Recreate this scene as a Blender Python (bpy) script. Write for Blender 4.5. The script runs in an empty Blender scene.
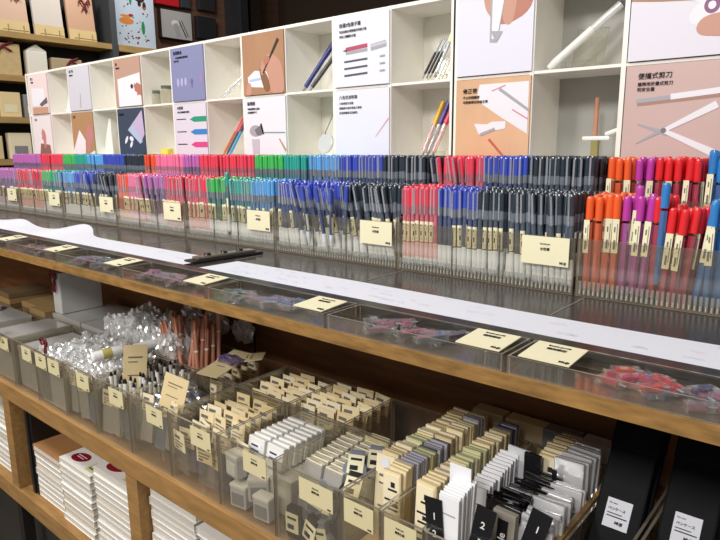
import bpy, bmesh, math, random
from mathutils import Matrix, Vector
random.seed(7)
H = 1.45                       # eye height; everything below is written relative to it and lifted at the end
COL = bpy.context.scene.collection
R = random.uniform
# ------------------------------------------------------------------ materials
def srgb(c):
    if isinstance(c, str):
        c = [int(c[i:i+2], 16)/255 for i in (0, 2, 4)]
    return tuple((v/12.92 if v <= .04045 else ((v+.055)/1.055)**2.4) for v in c)
MATS = {}
def mat(name, col, rough=.5, spec=.5, metal=0, noise=None, coat=0):
    if name in MATS: return MATS[name]
    m = bpy.data.materials.new(name); m.use_nodes = True
    nt = m.node_tree; b = nt.nodes['Principled BSDF']
    c = srgb(col)
    b.inputs['Base Color'].default_value = (*c, 1)
    b.inputs['Roughness'].default_value = rough
    b.inputs['Specular IOR Level'].default_value = spec
    b.inputs['Metallic'].default_value = metal
    b.inputs['Coat Weight'].default_value = coat
    if noise:
        sc, amt, stretch = noise
        tc = nt.nodes.new('ShaderNodeTexCoord'); mp = nt.nodes.new('ShaderNodeMapping'); mp.inputs['Scale'].default_value = stretch
        nz = nt.nodes.new('ShaderNodeTexNoise'); nz.inputs['Scale'].default_value = sc; nz.inputs['Detail'].default_value = 6
        rp = nt.nodes.new('ShaderNodeValToRGB')
        rp.color_ramp.elements[0].position = .3; rp.color_ramp.elements[1].position = .7
        rp.color_ramp.elements[0].color = (*[v*(1-amt) for v in c], 1)
        rp.color_ramp.elements[1].color = (*[min(1, v*(1+amt)) for v in c], 1)
        L = nt.links.new
        L(tc.outputs['Object'], mp.inputs[0]); L(mp.outputs[0], nz.inputs[0]); L(nz.outputs[0], rp.inputs[0]); L(rp.outputs[0], b.inputs['Base Color'])
    MATS[name] = m; return m
def clear(name, col, fac_gloss=.08, fac_diff=.06, rough=.05, dcol=None):
    """thin clear plastic: lets light straight through, with a sheen and a little haze"""
    if name in MATS: return MATS[name]
    m = bpy.data.materials.new(name); m.use_nodes = True
    nt = m.node_tree; nt.nodes.clear(); N = nt.nodes.new; L = nt.links.new
    o = N('ShaderNodeOutputMaterial'); t = N('ShaderNodeBsdfTransparent'); t.inputs[0].default_value = (*srgb(col), 1)
    g = N('ShaderNodeBsdfGlossy'); g.inputs['Roughness'].default_value = rough; g.inputs[0].default_value = (1, 1, 1, 1)
    d = N('ShaderNodeBsdfDiffuse'); d.inputs[0].default_value = (*srgb(dcol or col), 1)
    lw = N('ShaderNodeLayerWeight'); lw.inputs[0].default_value = .12
    ma = N('ShaderNodeMath'); ma.operation = 'MULTIPLY_ADD'; ma.inputs[1].default_value = .55; ma.inputs[2].default_value = fac_gloss
    m1 = N('ShaderNodeMixShader'); m2 = N('ShaderNodeMixShader'); m1.inputs[0].default_value = fac_diff
    L(t.outputs[0], m1.inputs[1]); L(d.outputs[0], m1.inputs[2])
    L(lw.outputs['Facing'], ma.inputs[0]); L(ma.outputs[0], m2.inputs[0]); L(m1.outputs[0], m2.inputs[1]); L(g.outputs[0], m2.inputs[2])
    L(m2.outputs[0], o.inputs[0]); MATS[name] = m; return m
ACR = clear('clear_acrylic', 'fbfaf6', .025, .025, .04, 'd8d4ca')
ACRB = clear('scuffed_acrylic', 'f8f6f0', .03, .05, .08, 'cfc8ba')
RIBM = clear('ribbed_plastic', 'f6f8fc', .06, .28, .15, 'e6ebf2')
EDGE = clear('acrylic_edge', '8c8272', .14, .60, .1, 'b4aa98')
BAG = clear('crumpled_polybag', 'ffffff', .28, .38, .2, 'ffffff')
FILM = clear('clear_film', 'ffffff', .10, .05, .08, 'ffffff')
WHITEACR = mat('milky_acrylic', 'f8f5ec', .28, .5)
SHADEBACK = mat('shaded_back_panel', 'a9a8a2', .35, .5)  # shade inside the right-hand cubby cells put into the back colour
WOOD = mat('oak_edge', '94703f', .45, .4, noise=(7, .38, (3, 8, 14)))
WOODL = mat('oak_board', 'a07a4a', .5, .3, noise=(8, .2, (1.5, 10, 10)))
DWOOD = mat('walnut_panel', '7a5233', .55, .3, noise=(6, .3, (1, 8, 8)))
WALL = mat('walnut_wall', '6d4f40', .5, .3, noise=(5, .22, (1, 1, 9)))
DARK = mat('dark_recess', '241f1c', .6, .3)
TABLE = mat('grey_glossy_top', '464140', .17, .5, noise=(7, .06, (2, 9, 5)))
RIM = mat('black_rim', '241f20', .3, .5)
PAPER = mat('white_paper', 'e6e8f2', .7, .2)
CARD = mat('cream_card', 'eee7c4', .55, .3)
KRAFT = mat('kraft_card', 'c9b184', .7, .2, noise=(30, .08, (1, 1, 1)))
BEIGE = [mat('beige_card_%d' % i, c, .6, .3) for i, c in enumerate(('f0deb4', 'ead4a4', 'f4e8c8', 'dcc99c', 'd2d0a4', 'b4b2bc', '68686f', 'ecdcbc'))]
INK = mat('print_ink', '2b2a30', .6, .2)
INKL = mat('faded_ink', '77716a', .6, .2)
INKB = mat('print_black', '151518', .5, .3)
WHITE = mat('white_plastic', 'ecebe6', .35, .5)
GREYP = mat('grey_plastic', '8f8f95', .35, .5)
BLACK = mat('black_plastic', '17171b', .3, .5)
NAVY = mat('navy_case', '0b0b10', .6, .15)
COPPER = mat('copper_barrel', 'cf8f74', .3, .6, .1)
PAGES = mat('page_edges', 'd9d4cb', .8, .2, noise=(120, .10, (1, 1, 12)))
COVERW = mat('white_cover', 'efece6', .5, .4)
RED = mat('ribbon_red', '6e1524', .5, .4)
SEAL = mat('oval_seal_red', '8c1a2c', .5, .3)
# ------------------------------------------------------------------ mesh builder
class MB:
    def __init__(s): s.v = []; s.f = []; s.m = []; s.sm = []; s.mats = []
    def mi(s, m):
        if m not in s.mats: s.mats.append(m)
        return s.mats.index(m)
    def add(s, vs, fs, m, M=None, smooth=False):
        b = len(s.v); k = s.mi(m)
        s.v += [tuple(M @ Vector(v)) if M else tuple(v) for v in vs]
        for f in fs: s.f.append([b+i for i in f]); s.m.append(k); s.sm.append(smooth)
        return s
    def box(s, x0, x1, y0, y1, z0, z1, m, M=None, edge=None):
        vs = [(x0,y0,z0),(x1,y0,z0),(x1,y1,z0),(x0,y1,z0),(x0,y0,z1),(x1,y0,z1),(x1,y1,z1),(x0,y1,z1)]
        fs = [(0,3,2,1),(4,5,6,7),(0,1,5,4),(1,2,6,5),(2,3,7,6),(3,0,4,7)]
        if edge is None: return s.add(vs, fs, m, M)
        d = (x1-x0, y1-y0, z1-z0); thin = d.index(min(d)); ax = (2, 2, 1, 0, 1, 0)
        big = [f for f, a in zip(fs, ax) if a == thin]; sm = [f for f, a in zip(fs, ax) if a != thin]
        s.add(vs, big, m, M); return s.add(vs, sm, edge, M)
    def bbox(s, x0, x1, y0, y1, z0, z1, m, b=.002, M=None):
        """box with chamfered edges"""
        bm = bmesh.new(); bmesh.ops.create_cube(bm, size=1)
        bmesh.ops.scale(bm, vec=(x1-x0, y1-y0, z1-z0), verts=bm.verts); bmesh.ops.translate(bm, vec=((x0+x1)/2, (y0+y1)/2, (z0+z1)/2), verts=bm.verts)
        bmesh.ops.bevel(bm, geom=bm.edges[:], offset=b, segments=2, affect='EDGES', profile=.6)
        bm.verts.index_update(); s.add([v.co[:] for v in bm.verts], [[v.index for v in f.verts] for f in bm.faces], m, M); bm.free(); return s
    def lathe(s, prof, m, n=12, M=None, caps=True, smooth=True, a0=0):
        """prof: list of (radius, z[, material]) revolved about z"""
        for i in range(len(prof)-1):
            (r0, z0), (r1, z1) = prof[i][:2], prof[i+1][:2]
            mm = prof[i][2] if len(prof[i]) > 2 else m
            vs = [(r0*math.cos(a0+2*math.pi*k/n), r0*math.sin(a0+2*math.pi*k/n), z0) for k in range(n)] + [(r1*math.cos(a0+2*math.pi*k/n), r1*math.sin(a0+2*math.pi*k/n), z1) for k in range(n)]
            s.add(vs, [(k, (k+1) % n, n+(k+1) % n, n+k) for k in range(n)], mm, M, smooth)
        if caps:
            for (r, z), rev, mm in ((prof[0][:2], True, prof[0][2] if len(prof[0]) > 2 else m), (prof[-1][:2], False, prof[-2][2] if len(prof[-2]) > 2 else m)):
                vs = [(r*math.cos(a0+2*math.pi*k/n), r*math.sin(a0+2*math.pi*k/n), z) for k in range(n)]
                s.add(vs, [tuple(range(n))[::-1] if rev else tuple(range(n))], mm, M)
        return s
    def rod(s, p, q, r, m, n=8, r2=None):
        p, q = Vector(p), Vector(q); d = q-p
        M = Matrix.Translation(p) @ d.to_track_quat('Z', 'Y').to_matrix().to_4x4()
        return s.lathe([(r, 0), (r if r2 is None else r2, d.length)], m, n, M)
    def poly(s, pts, m, t=.0004, M=None):
        """flat printed patch in local XY with thickness t towards +Z"""
        n = len(pts); vs = [(x, y, 0) for x, y in pts] + [(x, y, t) for x, y in pts]
        return s.add(vs, [tuple(range(n, 2*n)), tuple(range(n))[::-1]] + [(k, (k+1) % n, n+(k+1) % n, n+k) for k in range(n)], m, M)
    def mesh(s, name='mesh'):
        me = bpy.data.meshes.new(name); me.from_pydata(s.v, [], s.f)
        for m in s.mats: me.materials.append(m)
        me.polygons.foreach_set('material_index', s.m); me.polygons.foreach_set('use_smooth', s.sm); me.update(); return me
    def build(s, name, parent=None, label=None, link=True):
        o = bpy.data.objects.new(name, s.mesh(name))
        if link: COL.objects.link(o)
        if parent: o.parent = parent
        if label: o['label'] = label
        return o
def tag(o, label, cat, group=None, kind=None):
    o['label'] = label; o['category'] = cat
    if group: o['group'] = group
    if kind: o['kind'] = kind
    return o
def empty(name, loc=(0,0,0), rot=(0,0,0), link=True):
    o = bpy.data.objects.new(name, None); o.empty_display_size = .02
    o.location = loc; o.rotation_euler = rot
    if link: COL.objects.link(o)
    return o
KIDS = {}
def kid(o, p): KIDS.setdefault(p.name, []).append(o); o.parent = p; return o
PROTOS = []
def proto(o): PROTOS.append(o); return o
def dup(p, loc, rot=(0,0,0), label='', cat='', group=None, swap=None):
    r = p.copy(); COL.objects.link(r); r.location = loc; r.rotation_euler = rot
    for ch in KIDS.get(p.name, []):
        if swap is not None and ch.name.split('.')[0] in swap: continue
        c = ch.copy(); COL.objects.link(c); c.parent = r
        for g in KIDS.get(ch.name, []):
            d = g.copy(); COL.objects.link(d); d.parent = c
    tag(r, label, cat, group); return r
ORD = ['first','second','third','fourth','fifth','sixth','seventh','eighth','ninth','tenth','eleventh','twelfth','thirteenth','fourteenth','fifteenth','sixteenth','seventeenth','eighteenth','nineteenth','twentieth']
def ordw(i):
    if i < 20: return ORD[i]
    t = ['twenty','thirty','forty'][(i+1)//10-2]
    return {'twenty':'twentieth','thirty':'thirtieth','forty':'fortieth'}[t] if (i+1) % 10 == 0 else t+'-'+ORD[(i+1) % 10-1]
# text -------------------------------------------------------------
TX = {}
def text_mesh(s, size, m, bold=0.0):
    k = (s, size, m.name)
    if k in TX: return TX[k]
    c = bpy.data.curves.new('lettering', 'FONT'); c.body = s; c.size = size; c.extrude = .0003; c.offset = bold*size; c.resolution_u = 2
    o = bpy.data.objects.new('lettering', c); COL.objects.link(o)
    bpy.context.view_layer.update()
    me = bpy.data.meshes.new_from_object(o.evaluated_get(bpy.context.evaluated_depsgraph_get()))
    me.materials.clear(); me.materials.append(m)
    bpy.data.objects.remove(o); TX[k] = me; return me
def text(s, size, x, y, m, parent, M=None, bold=0.0, z=.0006, align='l', link=True):
    me = text_mesh(s, size, m, bold)
    w = max((v.co.x for v in me.vertices), default=0)
    o = bpy.data.objects.new('lettering', me)
    if link: COL.objects.link(o)
    if parent: o.parent = parent
    dx = -w if align == 'r' else (-w/2 if align == 'c' else 0)
    o.matrix_local = (M or Matrix()) @ Matrix.Translation((x+dx, y, z)); return o
UP = Matrix.Rotation(math.pi/2, 4, 'X')      # local XY plane -> facing -Y, upright
def T(x, y, z): return Matrix.Translation((x, y, z))

# ================================================================== setting
def struct(name, x0, x1, y0, y1, z0, z1, m):
    o = MB().box(x0, x1, y0, y1, z0, z1, m).build(name); o['kind'] = 'structure'; return o
FLOORM = mat('shop_floor', '6a635b', .35, .4, noise=(3, .15, (1, 1, 1)))
CEILM = mat('shop_ceiling', '3a3633', .8, .2)
struct('floor', -4.75, 1.6, -2.2, 4.4, -1.5, -1.45, FLOORM)
struct('wall_left', -4.75, -4.62, -2.2, 4.4, -1.45, 2.0, WALL)
struct('wall_back', -4.62, 1.6, 4.3, 4.4, -1.45, 2.0, mat('brown_back_wall', '382b20', .6, .3))
struct('ceiling', -4.75, 1.6, -2.2, 4.4, 2.0, 2.05, CEILM)

# ================================================================== main display gondola
X0, X1 = -3.3, .45
g = empty('display_gondola', (-1.4, .9, -1.45))
gp = Vector((-1.4, .9, -1.45))
def gpart(name, mb, label=None):
    o = mb.build(name, g, label); o.location = -gp; return o
gpart('counter_top', MB().box(X0, X1, .675, 1.62, -.262, -.236, TABLE), 'dark grey glossy counter top')
for k in range(8):
    gpart('sheet_seam', MB().box(-.340-.35*k, -.3385-.35*k, .82, .946, -.2361, -.2352, mat('seam_pale', '9a948c', .3)))
gpart('counter_rim', MB().bbox(X0, X1, .672, .700, -.238, -.228, RIM, .002), 'black raised rim')
gpart('front_shelf_board', MB().box(X0, X1, .592, .676, -.262, -.244, mat('dark_ledge', '5a4a3c', .3, .5, noise=(6, .2, (1, 8, 5)))).box(X0, X1, .588, .70, -.2615, -.2441, WOOD)
      .box(X0, X1, .70, 1.05, -.285, -.2625, DWOOD))
gpart('back_panel', MB().box(X0, X1, 1.0, 1.02, -.675, -.262, DWOOD).box(-1.205, -1.199, .998, 1.0, -.62, -.29, DARK))
gpart('lower_shelf_board', MB().bbox(X0, X1, .59, 1.02, -.668, -.622, WOODL, .002))
gpart('bottom_shelf_board', MB().bbox(X0, X1, .59, 1.02, -.985, -.935, WOODL, .002))
for x in (-2.42, -1.775, -1.127, -.48, .17):
    gpart('divider_panel', MB().box(x-.022, x+.022, .592, 1.0, -.935, -.668, WOODL))
gpart('rear_panel', MB().box(X0, X1, 1.02, 1.05, -1.35, -.262, DWOOD))
pl = MB().box(X0, X1, .66, .68, -1.45, -.985, mat('plinth_grey', '3c3833', .6, .3))
gpart('plinth', pl)
for i in range(7):
    x = -2.75+.47*i
    gpart('plinth_leg', MB().box(x, x+.03, .60, .63, -1.45, -.985, DARK))
gpart('riser', MB().box(X0+.1, X1, 1.072, 1.62, -.236, -.181, TABLE))
tag(g, 'long oak-edged shop display with dark grey glossy counter top', 'display shelf')

# ================================================================== capped gel pens
CAPC = {'orange': 'ee5a3a', 'pink': 'f07ca6', 'purple': 'c06cb8', 'red': 'e8465e', 'green': '48bc5e', 'teal': '30a698', 'light blue': '5faae4', 'blue': '3e52bc', 'black': '2c3742'}
BARC = {'orange': 'd08074', 'pink': 'cc84a0', 'purple': '84708e', 'red': 'c66c7a', 'green': '5a8078', 'teal': '587c86', 'light blue': '6a84a4', 'blue': '525c7c', 'black': '525b68'}
TIP = mat('frosted_tip', 'f0f6ff', .35, .5)
COLLAR = clear('clear_collar', 'e8eaee', .12, .55, .12, 'a8aeb8')
CLIP = clear('clear_clip', 'ffffff', .10, .30, .1, 'c8ccd6')
def penmats(c):
    return (mat('cap_'+c.replace(' ', '_'), CAPC[c], .22, .6, coat=.4), mat('ink_'+c.replace(' ', '_'), BARC[c], .22, .6, coat=.3))
def collar(c):
    cc = srgb(BARC[c]); return clear('collar_'+c.replace(' ', '_'), 'e6e8ec', .1, .75, .15, BARC[c] if c in ('red','pink','orange','purple') else '7d8692')
PEN = {}
TIPC = {'orange': 'ecd6d0', 'pink': 'ecd2dc', 'purple': 'dcd2e0', 'red': 'ecc8cc'}
def tipm(c): return mat('tip_'+c, TIPC[c], .3, .5) if c in TIPC else TIP
for c in CAPC:
    cm, im = penmats(c)
    p = proto(MB().lathe([(.0022, 0, TIP), (.0046, .004, TIP), (.0048, .016, tipm(c)), (.0048, .0438, im), (.0044, .044, im), (.0044, .104, im)], TIP, 10).build('gel_pen', link=False))
    kid(MB().lathe([(.0050, .098, collar(c)), (.0050, .113, cm), (.0050, .144, cm), (.0043, .1468, cm)], cm, 10).build('cap', link=False), p)
    kid(MB().box(-.0017, .0017, -.0072, -.0062, .097, .143, CLIP).box(-.0017, .0017, -.0070, -.0042, .1415, .1450, CLIP).build('clip', link=False, label='clear pocket clip'), p)
    lb = MB()
    n = 6; r = .00465
    for k in range(n):
        a0, a1 = -math.pi/2-1.4+2.8*k/n, -math.pi/2-1.4+2.8*(k+1)/n
        lb.add([(r*math.cos(a0), r*math.sin(a0), .046), (r*math.cos(a1), r*math.sin(a1), .046), (r*math.cos(a1), r*math.sin(a1), .084), (r*math.cos(a0), r*math.sin(a0), .084)], [(0, 1, 2, 3)], CARD, smooth=True)
    for (za, zb, a, b) in ((.049, .055, -.2, .7), (.057, .066, -.1, .5), (.069, .072, -.2, .6), (.075, .079, -.1, .3)):
        a0, a1 = -math.pi/2+a, -math.pi/2+b; r2 = .0048
        lb.add([(r2*math.cos(a0), r2*math.sin(a0), za), (r2*math.cos(a1), r2*math.sin(a1), za), (r2*math.cos(a1), r2*math.sin(a1), zb), (r2*math.cos(a0), r2*math.sin(a0), zb)], [(0, 1, 2, 3)], INK)
    kid(lb.build('price_label', link=False, label='cream paper price label'), p)
    PEN[c] = p
# colour runs: (x where the run begins, colour) along the shelf
FRONT = [(-2.83, 'purple'), (-2.478, 'red'), (-2.262, 'green'), (-2.185, 'teal'), (-2.125, 'light blue'), (-2.02, 'blue'), (-1.90, 'black'), (-1.757, 'orange'), (-1.69, 'pink'), (-1.60, 'purple'), (-1.50, 'red'),
         (-1.31, 'green'), (-1.235, 'teal'), (-1.135, 'light blue'), (-1.055, 'blue'), (-.86, 'black'), (-.708, 'red'), (-.625, 'blue'), (-.538, 'black')]
BACK = [(-2.95, 'orange'), (-2.83, 'purple'), (-2.56, 'red'), (-2.37, 'green'), (-2.27, 'teal'), (-2.18, 'light blue'), (-2.07, 'blue'), (-1.93, 'black'), (-1.812, 'orange'), (-1.745, 'pink'), (-1.60, 'purple'), (-1.52, 'red'),
        (-1.285, 'green'), (-1.17, 'teal'), (-1.09, 'light blue'), (-.98, 'blue'), (-.845, 'black'), (-.70, 'red'), (-.60, 'blue'), (-.508, 'black')]
def run(tab, x):
    c = tab[0][1]
    for xs, cc in tab:
        if x >= xs: c = cc
    return c
BOXN = ['red-to-black box beside marker pens', 'blue-and-black box', 'red-and-green box', 'orange-to-red box', 'blue-to-black box', 'red-and-green far box', 'purple box at far end']
BX = [-.36-.35*(k+1) for k in range(7)]           # left edges of the front boxes
lean_of = {}
def place_row(tab, y, zb, k, rowname, n=33):
    xl = (BX[k] if rowname == 'front' else BX[k]-.02)+.012
    for i in range(n):
        x = xl+(.35-.024)*i/(n-1)
        c = run(tab, x+.0)
        ln = R(-.015, .015)
        if rowname == 'front' and k == 1 and i > 1: ln = -.30*min(1, i/9)*(1 if i < 17 else .6)+R(-.05, .05)
        elif rowname == 'front' and k == 4 and i > 14: ln = -.14+R(-.10, .10)
        elif rowname == 'front' and k == 3 and 11 < i < 22: ln = -.12+R(-.03, .03)
        elif rowname == 'front' and k == 5 and i < 18: ln = -.06+R(-.03, .03)
        elif rowname == 'front' and k == 0 and i > 17: ln = -.05+R(-.03, .03)
        elif rowname == 'front' and k == 2: ln = R(-.05, .01)
        elif rowname == 'back' and k == 0 and i < 8: ln = -.14
        dz = R(-.0015, .002)
        if rowname == 'front' and k == 2 and i == 16: dz = .017
        rz = R(-.6, .6) if random.random() < .8 else R(1.4, 4.8)
        skip = () if random.random() < .75 else ('price_label',)
        o = dup(PEN[c], (x-ln*.05, y+R(-.001, .001), zb+dz), (R(-.01, .01), ln, rz), f'{c}-capped gel pen, {ordw(i)} from left, {rowname} row, {BOXN[k] if rowname=="front" else BOXN[k].replace("box","back box")}', 'pen', 'clear gel pens with coloured caps', swap=skip)
for k in range(7): place_row(FRONT, .9615, -.224, k, 'front')
for k in (0, 1): place_row(BACK, 1.090, -.169, k, 'back')
# all the pens packed behind them
mass = MB()
def lowpen(x, y, z, c, ln):
    cm, im = penmats(c)
    M = T(x, y, z) @ Matrix.Rotation(ln, 4, 'Y')
    mass.lathe([(.0046, .01, TIP), (.0046, .05, im), (.0046, .10, collar(c)), (.0050, .113, cm), (.0050, .144, cm), (.0042, .1466, cm)], cm, 7, M)
for k in range(7):
    for j in range(1, 9):
        for i in range(33):
            x = BX[k]+.012+.326*i/32+R(-.002, .002)
            if i == 32 and j > 5 and k == 3: continue
            lowpen(x, .9615+.0108*j, -.224+R(-.002, .003), run(FRONT, x+.0025*j), R(-.03, .03))
    for j in range(0 if k > 1 else 1, 8):
        for i in range(33):
            x = BX[k]-.02+.012+.326*i/32+R(-.001, .001)
            lowpen(x, 1.090+.0108*j, -.169+R(-.002, .002), run(BACK, x), R(-.03, .03))
tag(mass.build('packed_gel_pens'), 'dense mass of coloured gel pens packed behind the front rows in both tiers of boxes', 'pens', 'clear gel pens with coloured caps', 'stuff')

# ------------------------------------------------------------------ acrylic pen boxes
def card_part(parent, x, y, z, w, h, lines, tilt=0, name='price_card', back=None):
    c = MB().box(0, w, -.0012, 0, 0, h, CARD).build(name, parent, 'cream price card')
    c.matrix_local = T(x, y, z) @ Matrix.Rotation(tilt, 4, 'X')
    for (s, sz, u, v, al, b) in lines:
        text(s, sz*h*.8, u*w, v*h, INK, c, T(0, -.0012, 0) @ UP, b*.3, align=al)
    return c
LINES = [('Gel ink pen', .10, .5, .72, 'c', 0), ('水性筆', .15, .5, .52, 'c', .02), ('MUJI', .15, .95, .08, 'r', .05)]
def pen_box(xl, w, yf, yb, zb, name, label, group, card=True, ribs=True, front=.091):
    b = empty(name, (xl, yf, zb)); t = .003
    MB().box(0, w, 0, t, 0, front, ACRB, edge=EDGE).build('front_panel', b)
    MB().box(0, w, yb-yf-t, yb-yf, 0, .12, ACR, edge=EDGE).build('rear_panel', b)
    for x in (0, w-t):
        MB().box(x, x+t, t, yb-yf-t, 0, .10, ACR, edge=EDGE).build('side_panel', b)
    MB().box(t, w-t, t, yb-yf-t, 0, .003, ACR, edge=EDGE).build('bottom_panel', b)
    if ribs:
        rb = MB(); n = int(w/.0072)
        for i in range(n):
            x = .004+i*(w-.012)/(n-1)
            rb.box(x, x+.0040, .0035, .006, .003, .024, RIBM)
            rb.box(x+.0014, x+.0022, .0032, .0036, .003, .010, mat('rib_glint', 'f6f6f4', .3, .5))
        rb.build('ribbed_base', b, 'ribbed clear strip along the base')
        for u in (.35, .62):
            MB().box(u*w-.0008, u*w+.0008, .0031, .006, .003, front-.004, mat('divider_dark', '5d5f66', .3, .5)).build('divider', b)
    if card: card_part(b, w-.088, -.0014, front-.047, .080, .046, LINES)
    return tag(b, label, 'pen box', group)
for k in range(7):
    pen_box(BX[k]+.001, .348, .95, 1.064, -.2355, 'pen_box', 'clear acrylic pen box in front tier, the '+BOXN[k], 'front pen boxes')
    pen_box(BX[k]-.019, .348, 1.079, 1.186, -.1805, 'pen_box', 'clear acrylic pen box in raised rear tier behind the '+BOXN[k], 'rear pen boxes', False, False)
pen_box(-.357, .42, .95, 1.064, -.2355, 'pen_box', 'clear acrylic box of thick orange, magenta, red and blue marker pens', 'front pen boxes', False)
pen_box(-.375, .42, 1.079, 1.186, -.1805, 'pen_box', 'clear acrylic box of thick marker pens in raised rear tier', 'rear pen boxes', False, False)

# ------------------------------------------------------------------ thick marker pens
MK = {}
MKC = {'orange': ('f0602a', 'd8643c'), 'magenta': ('bc3aa0', 'a8569c'), 'red': ('e8252c', 'b03c50'), 'blue': ('2f80c8', '3a70b0')}
for c, (a, b_) in MKC.items():
    cm = mat('marker_cap_'+c, a, .25, .6, coat=.4); bm_ = clear('marker_barrel_'+c, 'ffffff', .12, .86, .12, b_)
    p = proto(MB().lathe([(.0035, 0), (.0052, .004), (.0056, .02), (.0056, .108)], bm_, 6, smooth=False).build('marker_pen', link=False))
    kid(MB().lathe([(.0060, .112), (.0062, .116), (.0062, .1405), (.0057, .1450), (.0045, .1476), (.0025, .1484)], cm, 8).build('cap', link=False), p)
    kid(MB().box(-.0048, .0048, -.0068, -.0062, .060, .112, CARD).box(-.002, .001, -.0071, -.0068, .066, .080, INKL).box(.002, .003, -.0071, -.0068, .07, .105, INKL).box(-.002, 0, -.0071, -.0068, .092, .100, INKL).build('price_label', link=False, label='cream paper price label'), p)
    MK[c] = p
def mk(c, x, y, z, ln=0, rz=0, lab=True, where='', fl=0):
    dup(MK[c], (x, y, z), (fl, ln, rz), f'{c} marker pen {where}', 'marker pen', 'thick marker pens in clear boxes', swap=() if lab else ('price_label',))
seqf = [('orange', -.346, 0), ('orange', -.332, 0), ('orange', -.319, .02), ('orange', -.306, 0), ('magenta', -.291, .0), ('magenta', -.276, .03), ('magenta', -.263, .05), ('red', -.249, 0),
        ('red', -.234, .05), ('red', -.221, .07), ('red', -.208, .08), ('blue', -.188, .10), ('blue', -.176, 0), ('blue', -.162, .02), ('blue', -.149, 0), ('blue', -.136, 0), ('red', -.122, 0), ('magenta', -.108, 0), ('blue', -.094, 0), ('orange', -.08, 0), ('red', -.065, 0)]
for r_ in range(6):
    for i, (c, x, ln) in enumerate(seqf):
        if random.random() < .12 and r_: continue
        if x > -.08 and r_ > 1: continue
        dz = -.012 if (c == 'red' and i in (8, 9, 10)) else 0
        mk(c, x+(.004 if r_ % 2 else 0)+R(-.001, .001), .965+r_*.0155, -.226+dz+R(-.002, .003), ln, R(-.4, .4), (i+r_) % 3 != 1, f'{ordw(i)} from left, {ordw(r_)} row deep, front marker box')
mk('magenta', -.284, .973, -.209, .05, 0, True, 'sticking up above its magenta neighbours in front marker box')
mk('blue', -.2415, .963, -.203, .02, .8, False, 'standing tall among red pens in front marker box')
seqb = ['orange']*3+['magenta']*2+['red']*5+['blue']*11
for r_ in range(5):
    for i, c in enumerate(seqb):
        x = -.360+i*.0150+R(-.001, .001)
        if x > -.06 and r_ > 0: continue
        dz = .012 if c == 'blue' and i == 10 else 0
        mk(c, x, 1.093+r_*.0155, -.172+dz+R(-.001, .003), R(-.02, .02), R(-.4, .4), (i+r_) % 2 == 0, f'{ordw(i)} from left, {ordw(r_)} row deep, rear marker box')

# ================================================================== cubby units with photo cards
CY, CB = 1.19, 1.32
zs = (-.180, -.031, .138, .307)
def xk(j): return -.384-.175*j          # left edge of column j
def cubby(jl, jr, name, label):
    xl, xr = xk(jl), xk(jr)+.175
    if jl == 14: xl -= .030
    b = empty(name, (xl, CY, zs[0])); o0 = Vector((xl, CY, zs[0]))
    def part(n, mb): o = mb.build(n, b); o.location = -o0; return o
    part('back_panel', MB().box(xl, xr, CB, CB+.004, zs[0], zs[3], SHADEBACK if jl < 5 else mat('lit_back_panel', 'ece9de', .35, .5)))  # right unit's back coloured as shaded, long left unit's as brightly lit
    for z, th in ((zs[0]+.004, .008), (zs[1], .008), (zs[2], .006), (zs[3], .008)):
        part('shelf' if z < .3 else 'top_panel', MB().bbox(xl, xr, CY, CB, z-th/2, z+th/2, WHITEACR, .0008))
    for j in range(jr, jl+2):
        x = xk(j)+.175
        if x < xl-.01: continue
        th = .012 if j in (jr,) or j == jl+1 else .009
        xo = x - (th/2 if j == jr else 0)
        part('side_panel', MB().bbox(xo-th/2, xo+th/2, CY-.001, CB, zs[0], zs[3]+.004, WHITEACR, .0008))
    if jl == 14: part('side_panel', MB().bbox(xl, xl+.008, CY-.001, CB, zs[0], zs[3]+.004, WHITEACR, .0008))
    return tag(b, label, 'cubby shelf', 'white cubby shelves')
cubby(2, -2, 'cubby_shelf', 'white acrylic cubby shelf behind the marker pens, with scissors poster')
cubby(14, 3, 'cubby_shelf', 'long white acrylic cubby shelf running to the far end behind pens')
def ell(cx, cy, rx, ry, a=0, n=16, p=1):
    return [(cx+rx*math.cos(t)*math.cos(a)-ry*math.sin(t)*math.sin(a), cy+rx*math.cos(t)*math.sin(a)+ry*math.sin(t)*math.cos(a)) for t in [2*math.pi*k/n for k in range(n)]]
def bar(x0, y0, x1, y1, w0, w1=None):
    w1 = w0 if w1 is None else w1; d = Vector((x1-x0, y1-y0)).normalized(); nx, ny = -d.y, d.x
    return [(x0+nx*w0, y0+ny*w0), (x0-nx*w0, y0-ny*w0), (x1-nx*w1, y1-ny*w1), (x1+nx*w1, y1+ny*w1)]
SKIN = mat('print_skin', 'c99682', .5); SKIN2 = mat('print_skin_dark', 'b97a68', .5)
PW = mat('print_white', 'eceaf0', .5); PG = mat('print_grey', 'a9a8b0', .5); WD = mat('print_wood', 'ae8363', .5, noise=(4, .12, (3, 30, 1)))
WD2 = mat('print_orange_wood', 'd9ae88', .5, noise=(4, .12, (2, 30, 1)))
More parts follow.
